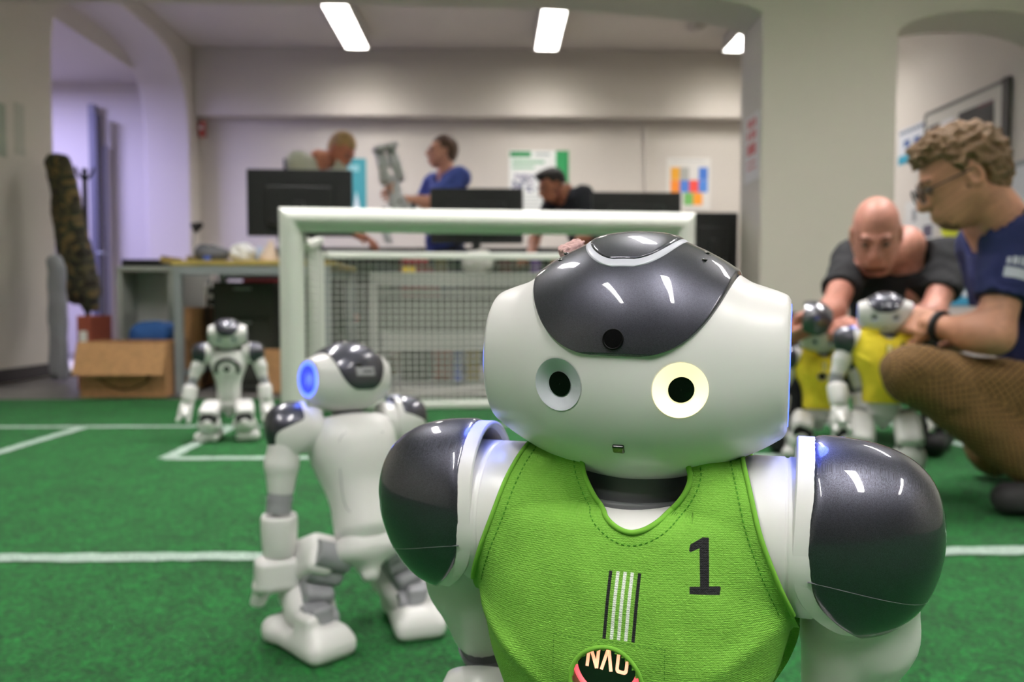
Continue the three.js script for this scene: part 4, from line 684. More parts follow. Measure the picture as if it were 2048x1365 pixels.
// man with glasses squatting by the standing robot
{
  const D = 1.95, b = [1.5, -2.0];
  person({ label: 'person with glasses in navy shirt and brown checked trousers squatting beside robots', base: b, yaw: -112, hipH: 0.27, lean: 25, size: 1.0, skin: skin(214, 160, 132), shirt: cloth(34, 42, 92), shirtLabel: 'navy blue T-shirt with a white print on the sleeve', trousers: std(0xffffff, 0.9, { map: checkTex }), trouserLabel: 'brown checked trousers', shoes: std(C(48, 46, 48), 0.7),
    hair: ['curly', hairM(128, 98, 66)], beard: hairM(122, 84, 58), glasses: true, watch: true,
    head: { at: at(1921, 356, D), yaw: 4, pitch: 24 },
    arms: [{ e: V(1.44, 0.42, -2.24), w: V(1.26, 0.40, -2.16), h: V(1.18, 0.395, -2.13), curl: 30 }, { e: at(1987, 672, 1.86), w: at(1872, 652, 2.0), h: at(1828, 643, 2.06), palm: V(0, -0.3, -1).applyAxisAngle(V(0, 1, 0), rad(90)), curl: 32 }],
    legs: [{ k: V(1.44, 0.09, -2.25), a: V(1.84, 0.09, -2.25), t: V(1.6, 0.05, -2.25) }, { k: at(1826, 748, 1.93), a: at(2156, 1000, 1.86), t: at(1990, 1020, 1.86) }], sleeve: 0.66,
    print: (sm, sh, ends, shirt) => { // white lettering block on the sleeve
      const t = canvasTex(256, 160, (c) => { c.clearRect(0, 0, 256, 160); c.fillStyle = '#222a5c'; c.fillRect(0, 0, 256, 160); c.fillStyle = '#c9cbd6'; for (const [x, w, y, h] of [[26, 20, 50, 30], [54, 28, 44, 34], [90, 12, 40, 38], [108, 30, 40, 38], [146, 26, 40, 38], [178, 10, 40, 38], [194, 34, 42, 34]]) c.fillRect(x, y, w, h); c.fillRect(22, 92, 212, 44);  });
      const s = ends[1], mid = s[2].clone().lerp(s[0], 0.6), Q = basisQ(s[1].clone().negate(), V(0.93, 0, -0.37));
      const g = gridGeo(16, 10, (u, v) => { const a = mix(-0.8, 0.8, u), c = V(0, (v - 0.5) * 0.09, 0).applyQuaternion(Q).add(mid), d = V(Math.sin(a), 0, Math.cos(a)).applyQuaternion(Q); let r = 0.16; while (r > 0.03 && shirt(c.x + d.x * r, c.y + d.y * r, c.z + d.z * r) > 0) r -= 0.002; return A(c.addScaledVector(d, r + 0.005)); }, { uv: (u, v) => [u, v] });
      mesh('sleeve_print', g, std(0xffffff, 0.9, { map: t, side: THREE.DoubleSide }), sm);
    } });
}
// bald man holding the helmet of the crouching robot
{
  const b = [1.52, -3.02];
  person({ label: 'bald bearded person in a black shirt bending over the yellow jersey robots', base: b, yaw: -16, hipH: 0.27, lean: 27, skin: skin(216, 158, 142), shirt: cloth(36, 37, 40), shirtLabel: 'black T-shirt', trousers: cloth(22, 23, 28), trouserLabel: 'black trousers', shoes: std(C(24, 24, 26), 0.6), bald: hairM(74, 52, 42), beard: hairM(120, 72, 50), size: 1.0,
    head: { at: at(1752, 468, 2.66), yaw: -10, pitch: 30 },
    arms: [{ e: at(1664, 622, 2.62), w: at(1572, 676, 2.55), h: at(1596, 640, 2.52), palm: V(0.8, 0, 0.3), curl: 38 }, { e: at(1862, 630, 2.66), w: at(1740, 664, 2.56), h: at(1692, 646, 2.53), palm: V(-0.7, 0, 0.3), curl: 38 }],
    legs: [{ k: at(1596, 668, 2.86), a: at(1580, 868, 2.82), t: at(1560, 900, 2.7) }, { k: at(1876, 722, 2.62), a: at(1874, 862, 2.74), t: at(1866, 900, 2.6) }], neckR: 0.082 });
  const c = at(1627, 640, 2.47), h = tag(mesh('robot_helmet', headPatch(rad(3.5), rad(204), 0.0452, 3.5, 0.0016, -0.0022, 60, 40), M.darkDouble = phy(C(110, 110, 116), 0.3, { metalness: 0.8, clearcoat: 1, clearcoatRoughness: 0.05, side: THREE.DoubleSide })), 'loose dark robot helmet shell held in the hands of the bald person', 'robot helmet');
  h.position.copy(c); h.rotation.set(0.5, PI - 0.3, 0.2);
}
// the three people behind the desks
{
  const D = 5.85, hd = at(884, 304, D);
  person({ label: 'person in a blue shirt facing sideways, holding up the upside-down robot', base: [hd.x + 0.03, -D], yaw: -58, hipH: 0.9, lean: 0, size: 1.12, skin: skin(226, 170, 146), shirt: cloth(66, 84, 160), shirtLabel: 'blue T-shirt', trousers: cloth(36, 42, 66), trouserLabel: 'dark blue jeans', shoes: M.blackMatte, hair: ['short', hairM(92, 66, 48)], sleeve: 0.8,
    head: { at: hd, yaw: -20, pitch: -6 }, arms: [{ e: at(842, 412, 6.05), w: at(796, 400, 5.72), h: at(776, 385, 5.58), palm: V(0, 0, 1), curl: 35 }, { e: at(858, 408, 5.58), w: at(800, 400, 5.5), h: at(780, 383, 5.46), palm: V(0, 0, -1), curl: 35 }],
    legs: [{ k: V(hd.x + 0.08, 0.5, -D - 0.1), a: V(hd.x + 0.12, 0.1, -D - 0.1), t: V(hd.x, 0.05, -D - 0.1) }, { k: V(hd.x + 0.06, 0.5, -D + 0.1), a: V(hd.x + 0.1, 0.1, -D + 0.1), t: V(hd.x, 0.05, -D + 0.1) }] });
  const h2 = at(684, 300, 5.7);
  person({ label: 'fair-haired person in a cream shirt looking down behind the large monitor', base: [h2.x - 0.3, -5.7], yaw: 52, hipH: 1.06, lean: 26, skin: skin(206, 140, 112), shirt: cloth(206, 208, 190), shirtLabel: 'cream T-shirt', trousers: cloth(40, 40, 46), trouserLabel: 'dark trousers', shoes: M.blackMatte, hair: ['short', hairM(176, 144, 92)],
    head: { at: h2, yaw: 12, pitch: 42 }, arms: [{ e: V(h2.x - 0.05, 1.12, -5.52), w: V(h2.x + 0.12, 1.0, -5.5), h: V(h2.x + 0.2, 0.97, -5.5) }, { e: V(h2.x - 0.1, 1.12, -5.95), w: V(h2.x + 0.1, 1.0, -5.9), h: V(h2.x + 0.18, 0.97, -5.85) }],
    legs: [{ k: V(h2.x - 0.28, 0.5, -5.62), a: V(h2.x - 0.3, 0.1, -5.62), t: V(h2.x - 0.2, 0.05, -5.6) }, { k: V(h2.x - 0.28, 0.5, -5.8), a: V(h2.x - 0.3, 0.1, -5.8), t: V(h2.x - 0.2, 0.05, -5.8) }] });
  const h3 = at(1103, 372, 5.75);
  person({ label: 'dark-haired person in a black shirt leaning between two monitors', base: [h3.x + 0.34, -5.85], yaw: -58, hipH: 0.9, lean: 36, skin: skin(176, 118, 90), shirt: cloth(38, 40, 46), shirtLabel: 'black T-shirt', trousers: cloth(34, 34, 40), trouserLabel: 'dark trousers', shoes: M.blackMatte, hair: ['wavy', hairM(30, 24, 22)], beard: hairM(60, 40, 32),
    head: { at: h3, yaw: -14, pitch: 22 }, arms: [{ e: V(h3.x - 0.1, 1.02, -6.0), w: V(h3.x - 0.15, 0.86, -5.8), h: V(h3.x - 0.22, 0.83, -5.7) }, { e: V(h3.x + 0.26, 1.02, -5.6), w: V(h3.x + 0.1, 0.86, -5.5), h: V(h3.x + 0.02, 0.83, -5.45) }],
    legs: [{ k: V(h3.x + 0.34, 0.46, -5.95), a: V(h3.x + 0.36, 0.1, -5.95), t: V(h3.x + 0.25, 0.05, -5.93) }, { k: V(h3.x + 0.34, 0.46, -5.75), a: V(h3.x + 0.36, 0.1, -5.75), t: V(h3.x + 0.25, 0.05, -5.73) }] });
}

// ---------- furniture and small things ----------
const X = (px, d) => at(px, 612, d).x, Hh = (py, d) => at(985, py, d).y;
const M_deskGrey = std(C(164, 168, 161), 0.55), M_panel = std(C(178, 178, 176), 0.6), M_darkPanel = std(C(58, 60, 54), 0.7);
function desk(label, x0, x1, d, depth, top, topMat, frame, panel) {
  const g = thing('desk', label, 'desk', [(x0 + x1) / 2, 0, -d - depth / 2]), w = x1 - x0;
  mesh('desktop', bx(w, 0.028, depth, 0, top - 0.014, 0, 0.006), topMat, g);
  for (const s of [-1, 1]) mesh('apron', bx(w - 0.02, 0.05, 0.03, 0, top - 0.053, s * (depth / 2 - 0.02)), frame, g);
  for (const sx of [-1, 1]) for (const sz of [-1, 1]) mesh('leg', bx(0.045, top - 0.03, 0.045, sx * (w / 2 - 0.03), (top - 0.03) / 2, sz * (depth / 2 - 0.03), 0.006), frame, g);
  for (const sx of [-1, 1]) mesh('stretcher', bx(0.03, 0.03, depth - 0.1, sx * (w / 2 - 0.03), 0.12, 0), frame, g);
  if (panel) {
    mesh('modesty_panel', bx(w - 0.1, 0.22, 0.014, 0, 0.45, depth / 2 - 0.08), std(C(84, 88, 80), 0.6), g);
    mesh('cross_rail', bx(w - 0.08, 0.035, 0.03, 0, 0.585, depth / 2 - 0.06, 0.005), M.paleSteel, g);
    mesh('cable_tray', bx(w - 0.12, 0.12, 0.05, 0, 0.27, depth / 2 - 0.1, 0.008), M.paleSteel, g);
  }
  return g;
}
const xa0 = X(345, 4.49), xa1 = X(665, 4.49);
desk('desk with a yellow wooden top beside the goal, carrying the large monitor', xa0, xa1, 4.47, 0.8, 0.75, M.wood, M.steel);
{
  const x0 = X(225, 4.95), x1 = X(352, 4.95), g = thing('side_desk', 'narrow grey side desk with closed ends joined to the yellow desk', 'desk', [(x0 + x1) / 2 - 0.02, 0, -5.35]), w = x1 - x0 - 0.04;
  mesh('desktop', bx(w, 0.03, 0.7, 0, 0.727, 0, 0.006), M_deskGrey, g);
  for (const s of [-1, 1]) mesh('end_panel', bx(0.03, 0.712, 0.68, s * (w / 2 - 0.016), 0.356, 0), M_deskGrey, g);
  mesh('back_panel', bx(w - 0.06, 0.68, 0.02, 0, 0.37, 0.12), M.panelWhite = std(C(205, 205, 202), 0.6), g);
}
desk('grey metal desk with panels standing behind the goal net', X(738, 5.0), 0.72, 5.0, 0.48, 0.708, M_deskGrey, M.paleSteel, true);
desk('grey metal desk near the pillar, next to the desk behind the net', 0.74, 1.56, 5.0, 0.48, 0.708, M_deskGrey, M.paleSteel, true);
{
  const g = thing('drawer_pedestal', 'dark green-grey drawer pedestal under the yellow desk', 'cabinet', [X(512, 5.0), 0, -5.0]);
  mesh('body', bx(0.36, 0.64, 0.5, 0, 0.32, 0, 0.006), M_darkPanel, g); for (let k = 0; k < 3; k++) { const d = mesh('drawer', bx(0.33, 0.17, 0.012, 0, 0.14 + k * 0.2, 0.256, 0.004), M_darkPanel, g); mesh('handle', bx(0.1, 0.012, 0.012, 0, 0.2 + k * 0.2, 0.266), M.steel, d); }
  const c = thing('long_cabinet', 'long dark cabinet with six doors behind the people and desks', 'cabinet', [-0.1, 0, -7.1]);
  mesh('body', bx(3.5, 1.0, 0.4, 0, 0.5, 0, 0.008), std(C(52, 54, 50), 0.7), c); for (let k = 0; k < 6; k++) { const d = mesh('door', bx(0.55, 0.9, 0.014, -1.45 + k * 0.58, 0.5, 0.207, 0.003), std(C(60, 62, 58), 0.65), c); mesh('handle', bx(0.012, 0.1, 0.014, -1.22 + k * 0.58, 0.6, 0.219), M.steel, d); }
}
// monitors, seen from behind
function monitor(label, px0, px1, py0, py1, d, top, turn = 0, stand = true) {
  const x0 = X(px0, d), x1 = X(px1, d), y1 = Hh(py0, d), y0 = Hh(py1, d), w = x1 - x0, h = y1 - y0, g = thing('monitor', label, 'monitor', [(x0 + x1) / 2, top, -d], turn);
  const cy = (y0 + y1) / 2 - top;
  const pnl = mesh('back_cover', [bx(w, h, 0.022, 0, cy, 0, 0.006), bx(w * 0.62, h * 0.6, 0.03, 0, cy - h * 0.05, 0.022, 0.012)], M.blackPlastic, g);
  mesh('screen', bx(w - 0.02, h - 0.03, 0.003, 0, cy + 0.005, -0.0125), M.black, pnl);
  for (let k = -2; k <= 2; k++) mesh('vent_slot', bx(w * 0.09, 0.006, 0.003, k * w * 0.12, cy + h * 0.2, 0.0375), M.blackMatte, pnl);
  const lg = mesh('logo_badge', cyl(0.013, 0.013, 0.003, 0, cy - h * 0.12, 0.0385, 'z'), M.midgrey, pnl);
  mesh('power_socket', bx(0.06, 0.03, 0.006, -w * 0.2, cy - h * 0.3, 0.036), M.blackMatte, pnl);
  mesh('stand_neck', bx(0.06, cy, 0.03, 0, cy / 2 + 0.006, 0.045, 0.008), M.blackPlastic, g);
  mesh('stand_base', bx(0.24, 0.014, 0.19, 0, 0.008, 0.03, 0.006), M.blackPlastic, g);
  return g;
}
monitor('large black monitor seen from behind on the yellow desk', 499, 706, 341, 474, 4.85, 0.75, 0.06);
monitor('black monitor in front of the person in the blue shirt', 861, 1046, 377, 488, 5.32, 0.708, -0.02);
monitor('black monitor below the poster of coloured squares', 1183, 1360, 384, 490, 5.2, 0.708, 0.02);
monitor('tall black monitor beside the pillar', 1369, 1474, 424, 538, 5.2, 0.708, 0.05);
// chairs
function chair(label, px, d, turn, col) {
  const g = thing('office_chair', label, 'chair', [X(px, d), 0, -d], turn);
  mesh('backrest', sdfGeo(rbox([0, 0.72, 0], [0.2, 0.16, 0.03], 0.03), [-0.25, 0.5, -0.06], [0.25, 0.92, 0.06], 0.012), col, g);
  mesh('seat', bx(0.44, 0.08, 0.42, 0, 0.46, 0.22, 0.03), col, g); mesh('back_stem', bx(0.05, 0.3, 0.02, 0, 0.52, -0.03), M.blackPlastic, g);
  mesh('gas_column', cyl(0.025, 0.025, 0.34, 0, 0.25, 0.2), M.blackPlastic, g);
  for (let k = 0; k < 5; k++) { const a = k / 5 * 2 * PI, q = bx(0.04, 0.03, 0.28, 0, 0.075, 0.14, 0.008); q.rotateY(a); q.translate(0, 0, 0.2); mesh('base_spoke', q, M.blackPlastic, g); mesh('castor', cyl(0.028, 0.028, 0.03, Math.sin(a) * 0.27, 0.029, 0.2 + Math.cos(a) * 0.27, 'x', 14), M.blackMatte, g); }
}
chair('dark red office chair behind the yellow desk', 540, 6.3, 0.25, cloth(122, 34, 44));
chair('dark red office chair behind the desk with the white plastic bag', 850, 6.62, 0.1, cloth(138, 42, 50));
// flat things on walls
function sheet(name, label, w, h, tex, pos, turn = 0, cat = 'poster') { const m = tag(mesh(name, bx(w, h, 0.004), typeof tex === 'string' ? std(new THREE.Color(tex), 0.7) : std(0xffffff, 0.7, { map: tex })), label, cat); const uv = []; const p = m.geometry.attributes.position, n = m.geometry.attributes.normal; for (let i = 0; i < p.count; i++) uv.push(p.getX(i) / w * Math.sign(n.getZ(i) || 1) + 0.5, p.getY(i) / h + 0.5); m.geometry.setAttribute('uv', new THREE.Float32BufferAttribute(uv, 2)); m.position.copy(pos); m.rotation.y = turn; return m; }
const back = (name, label, px0, px1, py0, py1, tex) => { const d = 8.795, a = at(px0, py0, d), b = at(px1, py1, d); return sheet(name, label, b.x - a.x, a.y - b.y, tex, V((a.x + b.x) / 2, (a.y + b.y) / 2, -8.797)); };
back('poster', 'white poster with green bands above the dark-haired person', 1018, 1137, 301, 466, canvasTex(240, 330, (c) => { c.fillStyle = '#e9ece6'; c.fillRect(0, 0, 240, 330); c.fillStyle = '#1e8a4c'; c.fillRect(4, 4, 84, 22); c.fillRect(188, 0, 52, 330); c.fillStyle = '#8fbf9c'; c.fillRect(12, 40, 130, 12); c.fillRect(12, 62, 90, 10); c.fillStyle = '#aab4ae'; c.fillRect(104, 10, 60, 10); const r = rng(8); for (let k = 0; k < 60; k++) { c.fillStyle = ['#6a6c86', '#8a86a0', '#4f5a74', '#a7a2ae'][k & 3]; c.fillRect(12 + r() * 88, 92 + r() * 66, 12, 8); } for (let k = 0; k < 10; k++) { c.fillStyle = '#b9bfba'; c.fillRect(12, 176 + k * 14, 160, 5); } }));
back('poster', 'teal poster on the back wall beside the fair-haired person', 692, 733, 317, 428, canvasTex(96, 256, (c) => { c.fillStyle = '#3f97a0'; c.fillRect(0, 0, 96, 256); c.fillStyle = '#8ec3c6'; c.fillRect(12, 30, 50, 30); c.fillStyle = '#dfe6e6'; c.beginPath(); c.moveTo(30, 256); c.lineTo(48, 150); c.lineTo(70, 256); c.fill(); }));
back('poster', 'black poster on the back wall behind the large monitor', 567, 632, 317, 400, canvasTex(64, 96, (c) => { c.fillStyle = '#1d1a1c'; c.fillRect(0, 0, 64, 96); c.fillStyle = '#7a2c48'; c.fillRect(20, 12, 24, 14); }));
back('poster', 'poster of coloured squares on the back wall near the pillar', 1334, 1420, 316, 420, canvasTex(256, 310, (c) => { c.fillStyle = '#dedcd4'; c.fillRect(0, 0, 256, 310); c.fillStyle = '#c9c8c2'; c.fillRect(30, 14, 190, 10); const g = [['#e0a020', '#a8aaa2', '#dddbd3', '#3a6ec0'], ['#ea8a28', '#4a78c8', '#e0473c', '#4a80cc'], ['#dddbd3', '#6cae5a', '#ee9a22', '#dddbd3']]; const at3 = [['', 0, 0, 0], 0]; g.forEach((row, j) => row.forEach((q, i) => { c.fillStyle = q; c.fillRect(22 + i * 55 + (j === 2 ? 24 : 0), 56 + j * 76, 54, 74); })); }));
const left = (label, px0, px1, py0, py1, col) => { const a = onX(px0, py0, XL), b = onX(px1, py1, XL), h = Math.abs(a.y - onX(px0, py1, XL).y); sheet('notice', label, Math.abs(b.z - a.z), h, col, V(XL + 0.003, a.y - h / 2, (a.z + b.z) / 2), PI / 2, 'notice'); };
left('pale green notice on the arch wall, farther from the arch opening', -14, 12, 200, 308, '#9aa291'); left('pale grey notice on the arch wall, nearer the arch opening', 27, 49, 203, 306, '#b2b3a6');
{ // sign on the pillar's side
  const a = onX(1489, 240, 1.6), b = onX(1518, 240, 1.6), y0 = onX(1504, 362, 1.6).y;
  sheet('paper_sign', 'white paper sign with red lettering on the pillar side', Math.abs(a.z - b.z), a.y - y0, canvasTex(96, 180, (c) => { c.fillStyle = '#dddad6'; c.fillRect(0, 0, 96, 180); const r = rng(3); c.fillStyle = '#c2554e'; for (const [y, h, n] of [[12, 26, 3], [44, 26, 3], [78, 34, 2], [124, 12, 4], [140, 12, 4]]) for (let k = 0; k < n; k++) c.fillRect(18 + k * 60 / n + r() * 4, y, 60 / n - 6, h - 4); }), V(1.605, (a.y + y0) / 2, (a.z + b.z) / 2), -PI / 2, 'sign');
  sheet('notice', 'narrow white notice on the far side of the pillar', 0.3, 0.3, '#dcd6d8', V(2.431, 1.56, -4.99), PI / 2, 'notice');
}
// right wall: photo board, posters, whiteboard
const wallR = (px0, px1, py, pyb) => { const a = onX(px0, py, XR), b = onX(px1, py, XR), hT2 = onX((px0 + px1) / 2, py, XR).y, hB2 = onX((px0 + px1) / 2, pyb, XR).y; return { z0: a.z, z1: b.z, top: hT2, bot: hB2, w: Math.abs(b.z - a.z), pos: V(XR - 0.003, (hT2 + hB2) / 2, (a.z + b.z) / 2) }; };
const right = (name, label, q, tex, cat) => sheet(name, label, q.w, q.top - q.bot, tex, q.pos, -PI / 2, cat);
{
  const q = wallR(1858, 2022, 195, 345), g = thing('photo_board', 'framed board of pinned photographs on the side wall above the squatting person', 'picture board', [XR - 0.014, (q.top + q.bot) / 2, (q.z0 + q.z1) / 2], -PI / 2), w = q.w, h = q.top - q.bot;
  mesh('board', bx(w, h, 0.02), std(C(196, 194, 184), 0.8), g);
  mesh('frame_side', bx(0.07, h + 0.04, 0.026, w / 2 - 0.02, 0, 0.002), std(C(42, 38, 34), 0.6), g); mesh('frame_top', bx(w, 0.025, 0.026, 0, h / 2, 0.002), std(C(92, 90, 84), 0.6), g); mesh('frame_side', bx(0.025, h, 0.026, -w / 2, 0, 0.002), std(C(92, 90, 84), 0.6), g);
  const ph = (x, y, pw, phh, c) => mesh('photograph', bx(pw, phh, 0.003, x, y, 0.0135), c, g);
  ph(0.16, 0.0, 0.42, 0.36, std(0xffffff, 0.4, { map: canvasTex(64, 64, (c) => { c.fillStyle = '#17161a'; c.fillRect(0, 0, 64, 64); c.fillStyle = '#3a3440'; c.fillRect(26, 20, 8, 30); c.fillStyle = '#56262e'; c.fillRect(12, 44, 40, 10); }) }));
  ph(-0.38, 0.02, 0.15, 0.3, std(C(78, 66, 66), 0.5)); ph(-0.19, 0.04, 0.17, 0.26, std(C(214, 214, 216), 0.5));
  right('poster', 'white and blue poster on the side wall next to the pillar', wallR(1799, 1853, 252, 322), canvasTex(96, 128, (c) => { c.fillStyle = '#c9cdd0'; c.fillRect(0, 0, 96, 128); c.fillStyle = '#3a4a6a'; for (let k = 0; k < 8; k++) c.fillRect(4 + k * 11, 6, 8, 12); c.fillStyle = '#35538c'; c.fillRect(20, 44, 22, 24); c.fillRect(56, 44, 22, 24); c.fillStyle = '#2f93ad'; c.fillRect(0, 96, 96, 32); }));
  right('poster', 'yellow poster on the side wall behind the squatting person', wallR(1884, 1990, 432, 512), canvasTex(160, 100, (c) => { c.fillStyle = '#d8d8cc'; c.fillRect(0, 0, 160, 100); c.fillStyle = '#c8d020'; c.beginPath(); c.ellipse(70, 14, 76, 46, 0, 0, 7); c.fill(); c.fillStyle = '#a8482c'; c.fillRect(70, 54, 20, 22); c.fillStyle = '#4a3230'; c.fillRect(58, 76, 44, 10); c.fillStyle = '#d2b42a'; c.fillRect(112, 40, 12, 40); }));
  right('poster', 'blue poster with a white pattern low on the side wall', wallR(1893, 1974, 532, 612), canvasTex(128, 128, (c) => { c.fillStyle = '#3a9ec0'; c.fillRect(0, 0, 128, 128); const r = rng(21); for (let k = 0; k < 70; k++) { c.fillStyle = r() < 0.75 ? '#dfe6e8' : '#6a8a94'; c.fillRect(12 + r() * 92, 22 + r() * 74, 12, 10); } }));
  right('notice', 'white notice with a small picture on the side wall', wallR(1812, 1872, 398, 486), canvasTex(96, 96, (c) => { c.fillStyle = '#cfd0cb'; c.fillRect(0, 0, 96, 96); c.fillStyle = '#8a8c90'; c.fillRect(24, 20, 14, 26); c.fillStyle = '#5c5868'; c.fillRect(60, 60, 28, 26); }), 'notice');
  const b = wallR(2010, 2150, 318, 480), wb = thing('whiteboard', 'whiteboard in a grey frame on the side wall behind the squatting person', 'whiteboard', [XR - 0.014, (b.top + b.bot) / 2, (b.z0 + b.z1) / 2], -PI / 2);
  mesh('board_surface', bx(b.w, b.top - b.bot, 0.018), std(C(206, 210, 212), 0.3), wb); for (const s of [-1, 1]) { mesh('frame_rail', bx(b.w + 0.05, 0.035, 0.026, 0, s * (b.top - b.bot) / 2, 0), M.steel, wb); mesh('frame_post', bx(0.035, b.top - b.bot, 0.026, s * b.w / 2, 0, 0), M.steel, wb); }
}
{ const p = at(413, 258, 8.7); const g = thing('fire_alarm', 'small red fire alarm box high in the wall corner', 'fire alarm', [XL + 0.06, p.y, -8.715]); mesh('alarm_body', bx(0.07, 0.16, 0.05, 0, 0, 0, 0.008), std(C(150, 58, 48), 0.5), g); mesh('alarm_button', cyl(0.02, 0.02, 0.01, 0, 0.01, 0.03, 'z'), M.paper, g); }
// cardboard boxes
function box(label, x0, x1, z, depth, h, open, logo) {
  const w = x1 - x0, t = 0.006, g = thing('cardboard_box', label, 'box', [(x0 + x1) / 2, 0.001, z - depth / 2]);
  const side = (n, geo, m = M.card) => mesh(n, geo, m, g);
  side('bottom', bx(w - 2 * t, t, depth - 2 * t, 0, t / 2, 0)); const fr = side('side_panel', bx(w, h, t, 0, h / 2, depth / 2)); side('side_panel', bx(w, h, t, 0, h / 2, -depth / 2)); for (const s of [-1, 1]) side('end_panel', bx(t, h, depth - t, s * (w / 2 - t / 2), h / 2, 0));
  if (open) { const f = bx(w * 1.04, 0.185, t, 0, -0.0925, 0); f.rotateX(-0.32); f.translate(0, h, depth / 2 + 0.004); side('flap', f); for (const s of [-1, 1]) { const q = bx(t, 0.15, depth - 0.02, 0, -0.075, 0); q.rotateZ(s * (s < 0 ? -0.5 : -0.25)); q.translate(s * (w / 2 + (s < 0 ? 0.004 : -0.008)), h, 0); side('flap', q); } const k = bx(w, 0.12, t, 0, -0.06, 0); k.rotateX(0.5); k.translate(0, h - 0.004, -depth / 2 + 0.006); side('flap', k); }
  else { for (const s of [-1, 1]) side('flap', bx(w - t, t, depth / 2 - 0.003, 0, h + t / 2, s * depth / 4)); }
  if (logo) { const pts = [...Array(15).keys()].map((k) => { const a = mix(-1, 1, k / 14); return V(a * w * 0.28 + 0.01, 0.045 + 0.05 * a * a, depth / 2 + t / 2 + 0.0004); }), l = tube(pts, 0.006, 30, 6); l.scale(1, 1, 1); const p = l.attributes.position; for (let i = 0; i < p.count; i++) p.setZ(i, depth / 2 + t / 2 + 0.0006); const tip = prism([[0, 0], [0.035, 0.03], [0.005, 0.04]], 0.0006); tip.translate(w * 0.28 - 0.005, 0.085, depth / 2 + t / 2); const m = mesh('printed_smile', [l, tip], std(C(52, 40, 30), 0.8), g); m.userData.label = 'printed dark curved arrow'; }
  return g;
}
box('open cardboard box with a curved arrow print and folded-out flap', X(160, 4.42), X(332, 4.42), -4.4, 0.34, 0.3, true, true);
box('tall closed cardboard box standing behind the desk leg', X(352, 4.9), X(402, 4.9), -4.9, 0.3, 0.485, false);
box('cardboard box on the floor behind the crouching robot without jersey', X(520, 4.62), X(566, 4.62) + 0.05, -4.59, 0.13, 0.24, false);
// bags and clothes
tag(mesh('sports_bag', sdfGeo((x, y, z) => cut(uni(0.05, rbox([0, 0.18, 0], [0.12, 0.2, 0.1], 0.06), rbox([0.02, 0.34, 0], [0.1, 0.06, 0.08], 0.04)), (a, b) => 0.003 - b)(x, y, z) + 0.012 * perlin.noise(x * 14, y * 14, z * 14), [-0.17, -0.02, -0.16], [0.17, 0.46, 0.16], 0.012), std(C(36, 86, 150), 0.8)), 'blue bag standing behind the open cardboard box', 'bag').position.set(X(306, 4.9), 0, -4.88);
{ const g = thing('folder_box', 'red-brown folder box standing behind the open cardboard box', 'folder', [X(192, 4.95), 0.001, -4.93]); mesh('cover', bx(0.075, 0.44, 0.28, 0, 0.22, 0, 0.004), std(C(150, 74, 52), 0.7), g); mesh('spine_label', bx(0.045, 0.1, 0.002, 0, 0.3, 0.141), M.paper, g); }
{
  const jx = X(152, 5.62), g = thing('coat_stand', 'dark coat stand by the arch, half hidden behind the jacket', 'coat stand', [jx + 0.03, 0.001, -5.72]);
  mesh('pole', cyl(0.018, 0.018, 1.45, 0, 0.735, 0), M.blackPlastic, g); for (let k = 0; k < 4; k++) { const a = k * PI / 2 + 0.3; mesh('hook', tube([V(0, 1.38, 0), V(Math.cos(a) * 0.05, 1.41, Math.sin(a) * 0.05), V(Math.cos(a) * 0.08, 1.46, Math.sin(a) * 0.08)], 0.008, 10, 6), M.blackPlastic, g); const f = bx(0.03, 0.03, 0.18, 0, 0.017, 0.09, 0.006); f.rotateY(a); mesh('foot', f, M.blackPlastic, g); }
  const camo = canvasTex(128, 128, (c) => { c.fillStyle = '#3a3626'; c.fillRect(0, 0, 128, 128); const r = rng(31); for (let k = 0; k < 120; k++) { c.fillStyle = ['#231f17', '#6b5a36', '#2e3220', '#4c452b'][k % 4]; c.beginPath(); c.ellipse(r() * 128, r() * 128, 5 + r() * 11, 3 + r() * 6, r() * 3, 0, 7); c.fill(); } }, 3.2);
  const jf = uni(0.05, cone([-0.03, 1.46, 0], [0.1, 0.62, 0], 0.075, 0.115), cone([0.02, 1.36, 0.0], [0.17, 0.5, 0.03], 0.05, 0.055), cone([-0.05, 1.4, -0.02], [0.0, 0.6, -0.05], 0.05, 0.07));
  const j = tag(mesh('jacket', sdfGeo((x, y, z) => cut(jf, (a, b) => 0.46 - b)(x, y, z) + 0.018 * perlin.noise(x * 9, y * 5, z * 9) + 0.008 * perlin.noise(x * 25, y * 18, z * 25), [-0.24, 0.4, -0.2], [0.32, 1.6, 0.22], 0.014, { uvScale: 1 }), std(0xffffff, 0.9, { map: camo })), 'camouflage patterned jacket hanging on the coat stand', 'jacket'); j.position.set(jx - 0.03, 0, -5.56);
  const tf = uni(0.03, cone([0, 0.78, 0], [0.0, 0.05, 0], 0.05, 0.045), cone([0.04, 0.74, 0.02], [0.05, 0.04, 0.02], 0.04, 0.035));
  tag(mesh('trousers', sdfGeo((x, y, z) => tf(x, y, z) + 0.012 * perlin.noise(x * 14, y * 9, z * 14), [-0.12, -0.03, -0.12], [0.16, 0.9, 0.14], 0.011), std(C(150, 152, 158), 0.7)), 'light grey trousers hanging below the camouflage jacket', 'trousers').position.set(X(134, 5.5), 0.006, -5.36);
}
